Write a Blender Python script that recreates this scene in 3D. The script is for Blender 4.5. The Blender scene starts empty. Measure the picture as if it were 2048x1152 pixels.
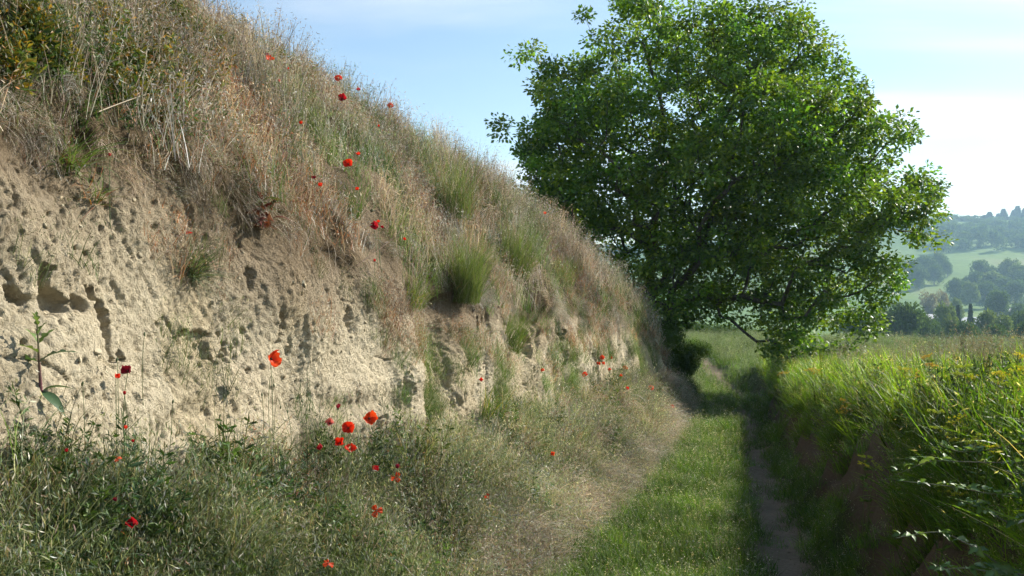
import bpy, math, random
import numpy as np
from mathutils import Vector, Matrix
from mathutils.bvhtree import BVHTree

R_ = math.radians
rng = np.random.default_rng(7)
random.seed(7)
scene = bpy.context.scene
C = scene.collection

# ------------------------------------------------------------------ camera
FPX, CX, HY = 1773.0, 1024.0, 576.0          # photo pixels (2048 wide)
cam = bpy.data.cameras.new('camera')
cam.sensor_width = 36.0
cam.lens = 36.0 * FPX / 2048.0
cam.clip_start = 0.05
cam.clip_end = 6000.0
cam_o = bpy.data.objects.new('camera', cam)
cam_o.location = (0, 0, 0)
cam_o.rotation_euler = (R_(90), 0, 0)
C.objects.link(cam_o)
scene.camera = cam_o

# ------------------------------------------------------------------ sky, sun, exposure
SUN_AZ, SUN_EL = 60.0, 32.0                   # azimuth clockwise from the view direction
sunv = Vector((math.sin(R_(SUN_AZ)) * math.cos(R_(SUN_EL)), math.cos(R_(SUN_AZ)) * math.cos(R_(SUN_EL)), math.sin(R_(SUN_EL))))
world = bpy.data.worlds.new('World')
scene.world = world
world.use_nodes = True
wt = world.node_tree
wt.nodes.clear()
def wn(t, **k):
    n = wt.nodes.new(t)
    for a, b in k.items():
        setattr(n, a, b)
    return n
def wl(a, b): wt.links.new(a, b)
w_out = wn('ShaderNodeOutputWorld')
w_bg = wn('ShaderNodeBackground')
w_bg.inputs['Strength'].default_value = 0.097
sky = wn('ShaderNodeTexSky', sky_type='NISHITA', sun_disc=False)
sky.sun_elevation = R_(SUN_EL)
sky.sun_rotation = R_(SUN_AZ)
sky.altitude = 150
sky.air_density = 1.15
sky.dust_density = 0.25
sky.ozone_density = 1.7
tc = wn('ShaderNodeTexCoord')
sep = wn('ShaderNodeSeparateXYZ')
wl(tc.outputs['Generated'], sep.inputs[0])
zc = wn('ShaderNodeMath', operation='MAXIMUM'); wl(sep.outputs['Z'], zc.inputs[0]); zc.inputs[1].default_value = 0.0
za = wn('ShaderNodeMath', operation='ADD'); wl(zc.outputs[0], za.inputs[0]); za.inputs[1].default_value = 0.12
dx = wn('ShaderNodeMath', operation='DIVIDE'); wl(sep.outputs['X'], dx.inputs[0]); wl(za.outputs[0], dx.inputs[1])
dy = wn('ShaderNodeMath', operation='DIVIDE'); wl(sep.outputs['Y'], dy.inputs[0]); wl(za.outputs[0], dy.inputs[1])
cmb = wn('ShaderNodeCombineXYZ'); wl(dx.outputs[0], cmb.inputs[0]); wl(dy.outputs[0], cmb.inputs[1])
cmap = wn('ShaderNodeMapping'); wl(cmb.outputs[0], cmap.inputs[0])
cmap.inputs['Location'].default_value = (2.6, 0.35, 0.0)
cmap.inputs['Rotation'].default_value = (0, 0, R_(-14))
cmap.inputs['Scale'].default_value = (0.42, 1.15, 1.0)
cn = wn('ShaderNodeTexNoise'); wl(cmap.outputs[0], cn.inputs['Vector'])
cn.inputs['Scale'].default_value = 0.9; cn.inputs['Detail'].default_value = 9.0
cn.inputs['Roughness'].default_value = 0.52; cn.inputs['Distortion'].default_value = 0.25
crp = wn('ShaderNodeMapRange'); wl(cn.outputs[0], crp.inputs[0])
crp.inputs['From Min'].default_value = 0.46; crp.inputs['From Max'].default_value = 0.70
crp.interpolation_type = 'SMOOTHSTEP'
# thin cloud scatters forward: brighter towards the sun
vd = wn('ShaderNodeVectorMath', operation='DOT_PRODUCT'); wl(tc.outputs['Generated'], vd.inputs[0]); vd.inputs[1].default_value = sunv
fs = wn('ShaderNodeMapRange'); wl(vd.outputs['Value'], fs.inputs[0])
fs.inputs['From Min'].default_value = -0.2; fs.inputs['From Max'].default_value = 1.0
fs.inputs['To Min'].default_value = 4.5; fs.inputs['To Max'].default_value = 9.0
ccol = wn('ShaderNodeVectorMath', operation='SCALE'); ccol.inputs[0].default_value = (1.0, 1.0, 1.0); wl(fs.outputs[0], ccol.inputs['Scale'])
cf = wn('ShaderNodeMath', operation='MULTIPLY'); wl(crp.outputs[0], cf.inputs[0]); cf.inputs[1].default_value = 0.55
wmix = wn('ShaderNodeMix', data_type='RGBA'); wl(cf.outputs[0], wmix.inputs[0]); wl(sky.outputs[0], wmix.inputs[6]); wl(ccol.outputs[0], wmix.inputs[7])
wl(wmix.outputs[2], w_bg.inputs['Color'])
wl(w_bg.outputs[0], w_out.inputs['Surface'])

sun = bpy.data.lights.new('sun', 'SUN')
sun.energy = 5.0
sun.angle = R_(0.55)
sun.color = (1.0, 0.95, 0.86)
sun_o = bpy.data.objects.new('sun', sun)
sun_o.rotation_euler = sunv.to_track_quat('Z', 'Y').to_euler()
sun_o.location = (20, 10, 20)
C.objects.link(sun_o)

vs = scene.view_settings
vs.view_transform = 'Standard'; vs.look = 'None'; vs.exposure = 0.90; vs.gamma = 1.0
vs.use_curve_mapping = False
cy = scene.cycles
cy.max_bounces = 4; cy.diffuse_bounces = 2; cy.glossy_bounces = 2; cy.transmission_bounces = 4
cy.transparent_max_bounces = 4; cy.volume_bounces = 1
cy.use_denoising = True
try:
    cy.denoiser = 'OPENIMAGEDENOISE'; cy.denoising_input_passes = 'RGB_ALBEDO_NORMAL'; cy.denoising_prefilter = 'ACCURATE'
except Exception: pass
cy.sample_clamp_indirect = 6.0
cy.use_adaptive_sampling = True; cy.adaptive_threshold = 0.03

# ------------------------------------------------------------------ helpers: noise
def _hash(ix, iy, iz, seed):
    h = (ix.astype(np.int64) * 374761393 + iy.astype(np.int64) * 668265263 + iz.astype(np.int64) * 1274126177 + seed * 974634733) & 0xffffffff
    h = ((h ^ (h >> 13)) * 1103515245) & 0xffffffff
    h = ((h ^ (h >> 16)) * 2654435761) & 0xffffffff
    return ((h ^ (h >> 15)) & 0xffffff) / float(0xffffff)
def vnoise(x, y, z, seed=0):
    x, y, z = np.broadcast_arrays(np.asarray(x, float), np.asarray(y, float), np.asarray(z, float))
    ix, iy, iz = np.floor(x), np.floor(y), np.floor(z)
    fx, fy, fz = x - ix, y - iy, z - iz
    fx = fx * fx * fx * (fx * (fx * 6 - 15) + 10); fy = fy * fy * fy * (fy * (fy * 6 - 15) + 10); fz = fz * fz * fz * (fz * (fz * 6 - 15) + 10)
    r = 0
    for a in (0, 1):
        for b in (0, 1):
            for c in (0, 1):
                w = (fx if a else 1 - fx) * (fy if b else 1 - fy) * (fz if c else 1 - fz)
                r = r + w * _hash(ix + a, iy + b, iz + c, seed)
    return r * 2 - 1
def fbm(x, y, z=0.0, oct=4, seed=0, gain=0.5):
    r, a, f = 0, 1.0, 1.0
    for o in range(oct):
        r = r + a * vnoise(np.asarray(x) * f, np.asarray(y) * f, np.asarray(z) * f, seed + o * 17)
        a *= gain; f *= 2.03
    return r
def worley(x, y, seed=0):
    """distance to the nearest feature point of a jittered grid"""
    ix, iy = np.floor(x), np.floor(y); best = np.full(np.shape(x), 9.0)
    for a in (-1, 0, 1):
        for b in (-1, 0, 1):
            cx, cy = ix + a, iy + b
            d = (cx + _hash(cx, cy, 0 * cx, seed) - x) ** 2 + (cy + _hash(cx, cy, 0 * cx + 5, seed) - y) ** 2
            best = np.minimum(best, d)
    return np.sqrt(best)
def sstep(a, b, x):
    t = np.clip((np.asarray(x, float) - a) / (b - a), 0, 1)
    return t * t * (3 - 2 * t)
def smooth_curve(pts, ys, sig):
    """interpolate anchor rows (y, value...) and soften the corners"""
    pts = np.asarray(pts, float)
    dense = np.linspace(pts[0, 0], pts[-1, 0], 1600)
    step = dense[1] - dense[0]
    k = max(1, int(sig / step)); kern = np.hanning(2 * k + 3)[1:-1]; kern /= kern.sum()
    out = []
    for c in range(1, pts.shape[1]):
        v = np.interp(dense, pts[:, 0], pts[:, c])
        n = len(kern) // 2
        lo = v[0] + (v[0] - v[1]) * np.arange(n, 0, -1); hi = v[-1] + (v[-1] - v[-2]) * np.arange(1, n + 1)
        v = np.convolve(np.concatenate([lo, v, hi]), kern, mode='valid')
        out.append(np.interp(ys, dense, v))
    return out if len(out) > 1 else out[0]
def pix(px, py, y):
    """point on the sight line of a photo pixel at depth y"""
    return np.array([(px - CX) / FPX * y, y, (HY - py) / FPX * y])

# ------------------------------------------------------------------ helpers: meshes
class MB:
    """collects vertices, faces and colours; build() links one mesh object"""
    def __init__(s): s.v = []; s.c = []; s.f = {3: [], 4: []}; s.n = 0
    def add(s, v, f, c=None):
        v = np.asarray(v, float).reshape(-1, 3); f = np.asarray(f, int)
        s.v.append(v)
        if c is None: c = np.ones((len(v), 3))
        c = np.asarray(c, float)
        if c.ndim == 1: c = np.tile(c, (len(v), 1))
        s.c.append(c)
        if f.size: s.f[f.shape[1]].append(f + s.n)
        s.n += len(v)
    def merge(s, o, M=None):
        for v, c in zip(o.v, o.c):
            s.v.append(v if M is None else v @ M[:3, :3].T + M[:3, 3]); s.c.append(c)
        for k in (3, 4):
            for f in o.f[k]: s.f[k].append(f + s.n)
        s.n += o.n
    def mesh(s, name, mats=(), smooth=True):
        me = bpy.data.meshes.new(name)
        V = np.concatenate(s.v); Cc = np.concatenate(s.c)
        loops = []; tot = []
        for k in (3, 4):
            if s.f[k]:
                F = np.concatenate(s.f[k]); loops.append(F.ravel()); tot.append(np.full(len(F), k))
        loops = np.concatenate(loops); tot = np.concatenate(tot)
        me.vertices.add(len(V)); me.vertices.foreach_set('co', V.astype(np.float32).ravel())
        me.loops.add(len(loops)); me.loops.foreach_set('vertex_index', loops.astype(np.int32))
        me.polygons.add(len(tot))
        start = np.concatenate([[0], np.cumsum(tot)[:-1]])
        me.polygons.foreach_set('loop_start', start.astype(np.int32))
        me.polygons.foreach_set('use_smooth', np.full(len(tot), smooth, dtype=bool))
        me.update(calc_edges=True)
        a = me.color_attributes.new('col', 'FLOAT_COLOR', 'POINT')
        a.data.foreach_set('color', np.concatenate([Cc, np.ones((len(Cc), 1))], 1).astype(np.float32).ravel())
        for m in (mats if isinstance(mats, (list, tuple)) else [mats]): me.materials.append(m)
        return me
    def build(s, name, mat, parent=None, smooth=True, link=True):
        return mkobj(name, s.mesh(name, mat, smooth), parent, link)
def mkobj(name, me, parent=None, link=True):
    o = bpy.data.objects.new(name, me)
    if link: C.objects.link(o)
    if parent is not None: o.parent = parent
    return o
def tag(o, label=None, cat=None, group=None, kind=None):
    if label: o['label'] = label
    if cat: o['category'] = cat
    if group: o['group'] = group
    if kind: o['kind'] = kind
    return o
def thing(name, label, cat, loc=(0, 0, 0), group=None):
    o = bpy.data.objects.new(name, None); o.empty_display_size = 0.1
    o.location = loc; C.objects.link(o)
    return tag(o, label, cat, group)
def tube(mb, pts, rad, col, sides=5):
    """tapered tube along a polyline"""
    pts = np.asarray(pts, float); n = len(pts)
    rad = np.broadcast_to(np.asarray(rad, float), (n,))
    t = np.gradient(pts, axis=0); t /= np.linalg.norm(t, axis=1)[:, None] + 1e-9
    ref = np.array([0.31, 0.17, 0.93]) if abs(t[0] @ np.array([0.31, 0.17, 0.93])) < 0.9 else np.array([1., 0, 0])
    a = np.cross(t, ref); a /= np.linalg.norm(a, axis=1)[:, None] + 1e-9
    b = np.cross(t, a)
    ang = np.arange(sides) / sides * 2 * np.pi
    ring = pts[:, None] + rad[:, None, None] * (np.cos(ang)[None, :, None] * a[:, None] + np.sin(ang)[None, :, None] * b[:, None])
    i = np.arange(n - 1)[:, None] * sides; j = np.arange(sides)[None]; j2 = (j + 1) % sides
    f = np.stack([i + j, i + j2, i + sides + j2, i + sides + j], -1).reshape(-1, 4)
    c = np.asarray(col, float)
    if c.ndim == 2: c = np.repeat(c, sides, 0)
    mb.add(ring.reshape(-1, 3), f, c)
def bez(a, b, c, n=8):
    t = np.linspace(0, 1, n)[:, None]
    return (1 - t) ** 2 * np.asarray(a) + 2 * t * (1 - t) * np.asarray(b) + t * t * np.asarray(c)
def pick(cols, n, g=None):
    g = g or rng
    cols = np.asarray(cols, float)
    c = cols[g.integers(0, len(cols), n)]
    return c * g.uniform(0.8, 1.2, (n, 1))
def blades(mb, n, rad, L, W, lean, droop, cols, tipcols=None, seg=4, az=None, azsd=0.6, base=None, g=None, z0=-0.02, wpow=0.8, slope=0.0):
    """n curved grass blades; returns the tip positions and directions"""
    g = g or rng
    r = rad * np.sqrt(g.random(n)); th = g.random(n) * 2 * np.pi
    b = np.stack([r * np.cos(th), r * np.sin(th), np.full(n, z0)], 1)
    b[:, 2] -= slope * b[:, 0]
    if base is not None: b = np.asarray(base, float)
    a = g.random(n) * 2 * np.pi if az is None else az + g.normal(0, azsd, n)
    Ln = g.uniform(L[0], L[1], n); Wn = g.uniform(W[0], W[1], n)
    ln = np.abs(g.normal(lean[0], lean[1], n)); dr = np.abs(g.normal(droop[0], droop[1], n))
    s = np.linspace(0, 1, seg + 1)
    ang = ln[:, None] + dr[:, None] * s[None] ** 1.4
    ds = Ln[:, None] / seg
    hx = np.concatenate([np.zeros((n, 1)), np.cumsum((np.sin(ang[:, :-1]) + np.sin(ang[:, 1:])) * .5 * ds, 1)], 1)
    hz = np.concatenate([np.zeros((n, 1)), np.cumsum((np.cos(ang[:, :-1]) + np.cos(ang[:, 1:])) * .5 * ds, 1)], 1)
    d = np.stack([np.cos(a), np.sin(a)], 1)
    P = np.stack([b[:, None, 0] + d[:, None, 0] * hx, b[:, None, 1] + d[:, None, 1] * hx, b[:, None, 2] + hz], -1)
    tw = g.normal(0, 0.7, n); sa = a + np.pi / 2 + tw
    side = np.stack([np.cos(sa), np.sin(sa), np.zeros(n)], 1)
    w = Wn[:, None] * np.clip((1 - s[None]) ** wpow, 0.06, 1) * (0.6 + 0.4 * np.minimum(1, s[None] * 6 + .3))
    A = P + side[:, None] * w[..., None] * .5; B = P - side[:, None] * w[..., None] * .5
    V = np.stack([A, B], 2).reshape(n, -1, 3)
    k = np.arange(seg) * 2
    f1 = np.stack([k, k + 1, k + 3, k + 2], 1)
    F = (f1[None] + (np.arange(n) * 2 * (seg + 1))[:, None, None]).reshape(-1, 4)
    cb = pick(cols, n, g); ct = cb * 1.15 if tipcols is None else pick(tipcols, n, g)
    cc = cb[:, None] * (1 - s[None, :, None]) + ct[:, None] * s[None, :, None]
    mb.add(V.reshape(-1, 3), F, np.repeat(cc, 2, axis=1).reshape(-1, 3))
    td = P[:, -1] - P[:, -2]; td /= np.linalg.norm(td, axis=1)[:, None]
    return P, td
def kites(mb, pos, dirn, L, W, cols, g=None, fold=0.25, nrm=None):
    """leaf-like kites (two triangles folded at the midrib)"""
    g = g or rng
    n = len(pos); d = dirn / (np.linalg.norm(dirn, axis=1)[:, None] + 1e-9)
    rr = g.normal(size=(n, 3)) if nrm is None else nrm; s = np.cross(d, rr); s /= np.linalg.norm(s, axis=1)[:, None] + 1e-9
    u = np.cross(s, d)
    L = np.broadcast_to(L, (n,))[:, None]; W = np.broadcast_to(W, (n,))[:, None]
    m = pos + d * L * 0.5 + u * W * fold
    V = np.stack([pos, m + s * W * .5, pos + d * L, m - s * W * .5], 1)
    F = np.arange(n)[:, None] * 4 + np.array([[0, 1, 2, 3]])
    F3 = np.concatenate([F[:, [0, 1, 2]], F[:, [0, 2, 3]]])
    mb.add(V.reshape(-1, 3), F3, np.repeat(cols, 4, 0))
def spikelets(mb, tips, td, k, size, cols, g=None, spread=0.05, hang=0.7, asp=0.24):
    g = g or rng
    n = len(tips)
    p = np.repeat(tips, k, 0); t = np.repeat(td, k, 0)
    back = g.random((n * k, 1)) * spread * 2.2
    p = p - t * back + g.normal(0, spread * .45, (n * k, 3))
    d = t * .6 + g.normal(0, .5, (n * k, 3)); d[:, 2] -= hang
    kites(mb, p, d, g.uniform(size * .6, size * 1.2, n * k), size * asp, pick(cols, n * k, g), g)

# ------------------------------------------------------------------ helpers: materials
def mat(name):
    m = bpy.data.materials.new(name); m.use_nodes = True
    nt = m.node_tree; nt.nodes.clear()
    return m, nt
def nd(nt, t, **k):
    n = nt.nodes.new(t)
    for a, b in k.items(): setattr(n, a, b)
    return n
def foliage(name, inst=False, trans=0.42, rough=0.55, spec=0.35, tgain=(1.25, 1.2, 0.55), mult=1.0):
    """leaf surface: glossy-diffuse front, light shining through"""
    m, nt = mat(name); L = nt.links.new
    out = nd(nt, 'ShaderNodeOutputMaterial')
    at = nd(nt, 'ShaderNodeAttribute', attribute_name='col')
    col = at.outputs['Color']
    if inst:
        ti = nd(nt, 'ShaderNodeAttribute', attribute_name='tint', attribute_type='INSTANCER')
        mx = nd(nt, 'ShaderNodeMix', data_type='RGBA', blend_type='MULTIPLY'); mx.inputs[0].default_value = 1
        L(col, mx.inputs[6]); L(ti.outputs['Color'], mx.inputs[7]); col = mx.outputs[2]
    if mult != 1.0:
        mm = nd(nt, 'ShaderNodeVectorMath', operation='SCALE'); mm.inputs['Scale'].default_value = mult
        L(col, mm.inputs[0]); col = mm.outputs[0]
    p = nd(nt, 'ShaderNodeBsdfPrincipled'); p.inputs['Roughness'].default_value = rough; p.inputs['Specular IOR Level'].default_value = spec
    L(col, p.inputs['Base Color'])
    tr = nd(nt, 'ShaderNodeBsdfTranslucent')
    tm = nd(nt, 'ShaderNodeVectorMath', operation='MULTIPLY'); tm.inputs[1].default_value = tgain
    L(col, tm.inputs[0]); L(tm.outputs[0], tr.inputs['Color'])
    mxs = nd(nt, 'ShaderNodeMixShader'); mxs.inputs[0].default_value = trans
    L(p.outputs[0], mxs.inputs[1]); L(tr.outputs[0], mxs.inputs[2]); L(mxs.outputs[0], out.inputs['Surface'])
    return m
M_grass = foliage('grass_blades_scattered', True, 0.38, 0.6, 0.2, (1.1, 1.15, 0.6))
M_lush = foliage('lush_grass_scattered', True, 0.46, 0.5, 0.25, (1.6, 1.6, 0.45))
M_dry = foliage('dry_grass_scattered', True, 0.30, 0.5, 0.3, (1.1, 1.0, 0.8))
M_leafi = foliage('herb_leaves_scattered', True, 0.35, 0.5, 0.4)
M_leaf = foliage('herb_leaves', False, 0.35, 0.5, 0.4)
M_blade = foliage('tussock_blades', False, 0.40)
M_oak = foliage('oak_leaves', False, 0.50, 0.42, 0.4, (1.35, 1.35, 0.45))
M_petal = foliage('poppy_petals', False, 0.45, 0.5, 0.25, (1.1, 0.8, 0.6))
M_stem = foliage('plant_stems', False, 0.1, 0.6, 0.3)
M_flower = foliage('yellow_flowers', False, 0.35, 0.6, 0.2, (1.1, 1.05, 0.5))
M_fartree = foliage('distant_foliage', False, 0.38, 0.8, 0.1)

def ramp(nt, fac, stops):
    r = nd(nt, 'ShaderNodeValToRGB'); nt.links.new(fac, r.inputs[0])
    while len(r.color_ramp.elements) < len(stops): r.color_ramp.elements.new(0.5)
    for e, (p, c) in zip(r.color_ramp.elements, stops): e.position = p; e.color = (*c, 1)
    return r.outputs[0]
def noise(nt, scale, detail=6, rough=0.55, vec=None, dist=0.0):
    n = nd(nt, 'ShaderNodeTexNoise'); n.inputs['Scale'].default_value = scale; n.inputs['Detail'].default_value = detail
    n.inputs['Roughness'].default_value = rough; n.inputs['Distortion'].default_value = dist
    if vec is not None: nt.links.new(vec, n.inputs['Vector'])
    return n.outputs[0]
def soil_mat(name, bump=1.0):
    """colour comes from vertex colour 'col' (what the soil is made of), grain from noise"""
    m, nt = mat(name); L = nt.links.new
    out = nd(nt, 'ShaderNodeOutputMaterial'); p = nd(nt, 'ShaderNodeBsdfPrincipled')
    p.inputs['Roughness'].default_value = 0.95; p.inputs['Specular IOR Level'].default_value = 0.1
    g = nd(nt, 'ShaderNodeNewGeometry'); vec = g.outputs['Position']
    at = nd(nt, 'ShaderNodeAttribute', attribute_name='col')
    n1 = noise(nt, 3.1, 8, 0.62, vec); n2 = noise(nt, 38, 6, 0.6, vec)
    r1 = ramp(nt, n1, [(0.25, (0.74, 0.72, 0.68)), (0.5, (1, 1, 1)), (0.75, (1.16, 1.13, 1.08))])
    r2 = ramp(nt, n2, [(0.3, (0.78, 0.76, 0.74)), (0.6, (1.08, 1.08, 1.08))])
    a = nd(nt, 'ShaderNodeMix', data_type='RGBA', blend_type='MULTIPLY'); a.inputs[0].default_value = 1
    L(at.outputs['Color'], a.inputs[6]); L(r1, a.inputs[7])
    b = nd(nt, 'ShaderNodeMix', data_type='RGBA', blend_type='MULTIPLY'); b.inputs[0].default_value = 1
    L(a.outputs[2], b.inputs[6]); L(r2, b.inputs[7]); L(b.outputs[2], p.inputs['Base Color'])
    n3 = noise(nt, 42, 9, 0.68, vec, 0.6); n4 = noise(nt, 150, 5, 0.6, vec)
    s = nd(nt, 'ShaderNodeMath', operation='MULTIPLY_ADD'); L(n4, s.inputs[0]); s.inputs[1].default_value = 0.25; L(n3, s.inputs[2])
    bp = nd(nt, 'ShaderNodeBump'); bp.inputs['Strength'].default_value = 1.0 * bump; bp.inputs['Distance'].default_value = 0.035 * bump
    L(s.outputs[0], bp.inputs['Height']); L(bp.outputs[0], p.inputs['Normal'])
    L(p.outputs[0], out.inputs['Surface'])
    return m
M_bank = soil_mat('loess_earth')
M_ground = soil_mat('lane_soil', 0.8)
def bark_mat():
    m, nt = mat('bark'); L = nt.links.new
    out = nd(nt, 'ShaderNodeOutputMaterial'); p = nd(nt, 'ShaderNodeBsdfPrincipled'); p.inputs['Roughness'].default_value = 0.9
    g = nd(nt, 'ShaderNodeNewGeometry')
    mp = nd(nt, 'ShaderNodeMapping'); L(g.outputs['Position'], mp.inputs[0]); mp.inputs['Scale'].default_value = (1, 1, 0.25)
    n = noise(nt, 22, 6, 0.6, mp.outputs[0])
    L(ramp(nt, n, [(0.3, (0.035, 0.028, 0.02)), (0.7, (0.13, 0.11, 0.085))]), p.inputs['Base Color'])
    bp = nd(nt, 'ShaderNodeBump'); bp.inputs['Distance'].default_value = 0.03; L(n, bp.inputs['Height']); L(bp.outputs[0], p.inputs['Normal'])
    L(p.outputs[0], out.inputs['Surface']); return m
M_bark = bark_mat()
def plain(name, c, rough=0.8, var=0.15, scale=2.0):
    m, nt = mat(name); L = nt.links.new
    out = nd(nt, 'ShaderNodeOutputMaterial'); p = nd(nt, 'ShaderNodeBsdfPrincipled'); p.inputs['Roughness'].default_value = rough
    g = nd(nt, 'ShaderNodeNewGeometry'); n = noise(nt, scale, 5, 0.6, g.outputs['Position'])
    L(ramp(nt, n, [(0.3, tuple(x * (1 - var) for x in c)), (0.7, tuple(min(1, x * (1 + var)) for x in c))]), p.inputs['Base Color'])
    L(p.outputs[0], out.inputs['Surface']); return m

# ------------------------------------------------------------------ terrain: lane, right bank, meadow, valley and hill as one height function
LANE = np.array([(-12, -1.05), (0, -1.65), (18, -2.73), (24, -3.0), (30, -3.1), (40, -2.8), (60, -2.5), (400, -2.7)], float)
FIELD = np.array([(-12, 0.3), (-5, 0.05), (4, -0.68), (10, -1.18), (21, -2.14), (30, -2.56), (45, -3.0), (52, -3.5), (70, -6.0), (150, -13), (250, -17), (350, -15),
                  (450, -11), (550, 0), (700, 30), (850, 56), (1000, 78), (1300, 84), (2500, 40)], float)
FOOT = np.array([(-12, -6.0), (0, -1.95), (6.23, 0.12), (8.4, 0.83), (11.4, 1.71), (16.4, 3.0), (20, 3.9), (24, 4.75), (30, 5.6), (60, 12)], float)
_ty = np.linspace(-12, 2500, 60000)
def lane_z(y): return np.interp(y, _tl_y, _tl_z)
_tl_y = np.linspace(-12, 400, 4000); _tl_z = smooth_curve(LANE, _tl_y, 1.5)
_tf_y = np.concatenate([np.linspace(-12, 80, 1500), np.linspace(81, 2500, 1500)])
_f1 = smooth_curve(FIELD[:10], np.linspace(-12, 150, 2000), 2.5)
def field_z(y):
    a = np.interp(y, np.linspace(-12, 150, 2000), _f1)
    b = smooth_far(y)
    k = sstep(60, 90, y)
    return a * (1 - k) + b * k
_fy = np.linspace(52, 2500, 3000); _fz = smooth_curve(FIELD[7:], _fy, 60)
def smooth_far(y): return np.interp(y, _fy, _fz)
def foot_x(y): return np.interp(y, _tt_y, _tt_x)
_tt_y = np.linspace(-12, 60, 2000); _tt_x = smooth_curve(FOOT, _tt_y, 1.2)
def rut_x(y):
    """right edge of the grass strip between the wheel ruts"""
    y = np.asarray(y, float)
    return 0.156 + 0.24 * np.minimum(y, 25) + 0.10 * np.clip(y - 25, 0, 35)
def H(x, y):
    x = np.asarray(x, float); y = np.asarray(y, float)
    t = x - rut_x(y) - 0.05 * vnoise(y * 1.3, 0, 0, 5)
    lz, fz = lane_z(y), field_z(y)
    near = 1 - sstep(27, 36, y)
    # meadow beyond the cutting: left of the lane it stays level, right it follows the field
    side = sstep(-2, 14, t)
    base_far = lz * (1 - side) + fz * side
    tb = t + 0.10 * fbm(x * 0.9, y * 1.1, 0, 3, 31) + 0.055 * fbm(x * 6, y * 6, 0, 3, 32)
    bank = sstep(0.66, 1.30, tb) * 0.92 + 0.08 * sstep(1.2, 3.0, tb)
    zn = lz + (fz - lz) * bank
    z = zn * near + base_far * (1 - near)
    k = sstep(48, 75, y); z = z * (1 - k) + fz * k
    lat = x / np.maximum(y, 1.0)
    hillk = sstep(380, 700, y)
    z = z - hillk * np.clip(z + 17, 0, 200) * 0.30 * (1 - sstep(0.10, 0.52, lat)) - hillk * 4 * fbm(x / 160, y / 160, 0, 2, 77)
    # wheel ruts
    ruts = np.exp(-((t - 0.30) / 0.26) ** 4) * 0.085
    tl = x - foot_x(y) - 0.10
    ruts = ruts + np.exp(-((tl - 0.05) / 0.20) ** 2) * 0.03 * sstep(14, 18, y)
    z = z - ruts * (1 - sstep(26, 40, y))
    strip = np.exp(-((t + 0.55) / 0.45) ** 2) * 0.05 * (1 - sstep(22, 30, y))
    z = z + strip
    # low swells in the far meadow
    z = z + 0.30 * sstep(22, 32, y) * (1 - sstep(45, 60, y)) * fbm(x * 0.16, y * 0.2, 0, 3, 41)
    # rising ground on the left, under the tree
    z = z + 1.5 * sstep(0.8, 5.5, -(x - foot_x(y))) * sstep(19, 24, y) * (1 - sstep(50, 70, y))
    z = z + (0.010 * fbm(x * 3.1, y * 3.1, 0, 3, 3) + 0.006 * fbm(x * 14, y * 14, 0, 2, 9)) * (1 - sstep(25, 40, y))
    return z
def grid_faces(nu, nv):
    i = np.arange(nu - 1)[:, None] * nv; j = np.arange(nv - 1)[None]
    return np.stack([i + j, i + nv + j, i + nv + j + 1, i + j + 1], -1).reshape(-1, 4)
def grid_normals(P):
    du = np.gradient(P, axis=0); dv = np.gradient(P, axis=1)
    n = np.cross(du, dv); n /= np.linalg.norm(n, axis=2)[..., None] + 1e-12
    return n
# near ground: columns follow the lane
ys = np.concatenate([np.linspace(-8, 1.5, 40)[:-1], np.geomspace(1.5, 62, 420)])
tcol = np.concatenate([-np.geomspace(38, 2.6, 26), np.linspace(-2.5, 2.6, 170), np.geomspace(2.7, 75, 70)])
X = rut_x(ys)[:, None] + tcol[None] * np.ones((len(ys), 1)); Y = np.broadcast_to(ys[:, None], X.shape)
Z = H(X, Y)
# the ground dips under the left bank, which is its own mesh
under = sstep(0.05, 0.5, foot_x(Y) - X) * (1 - sstep(20.5, 22.5, Y))
Z = Z - 0.5 * under
PG = np.stack([X, Y, Z], -1)
tt = X - rut_x(Y)
nz = fbm(X * 2.3, Y * 2.3, 0, 4, 51)
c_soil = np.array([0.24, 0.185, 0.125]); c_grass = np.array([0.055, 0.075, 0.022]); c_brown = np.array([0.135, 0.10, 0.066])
kg = np.ones_like(X)
rut = sstep(-0.04, 0.06, tt + nz * 0.05) * (1 - sstep(0.48, 0.62, tt + nz * 0.06)) * (1 - sstep(30, 44, Y))
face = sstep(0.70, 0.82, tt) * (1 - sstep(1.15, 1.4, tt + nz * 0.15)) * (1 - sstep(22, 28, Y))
lrut = np.exp(-((X - foot_x(Y) - 0.12) / 0.16) ** 2) * (1 - sstep(28, 40, Y)) * sstep(16, 20, Y) * 0.9
colg = c_grass[None, None] * np.ones(X.shape + (1,))
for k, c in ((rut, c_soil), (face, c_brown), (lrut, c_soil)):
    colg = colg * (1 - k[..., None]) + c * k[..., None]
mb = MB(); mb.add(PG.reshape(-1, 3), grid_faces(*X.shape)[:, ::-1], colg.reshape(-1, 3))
ground = mb.build('ground', M_ground); tag(ground, 'grassy sunken lane floor with a bare wheel rut and the bank on its right', kind='structure')

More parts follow.
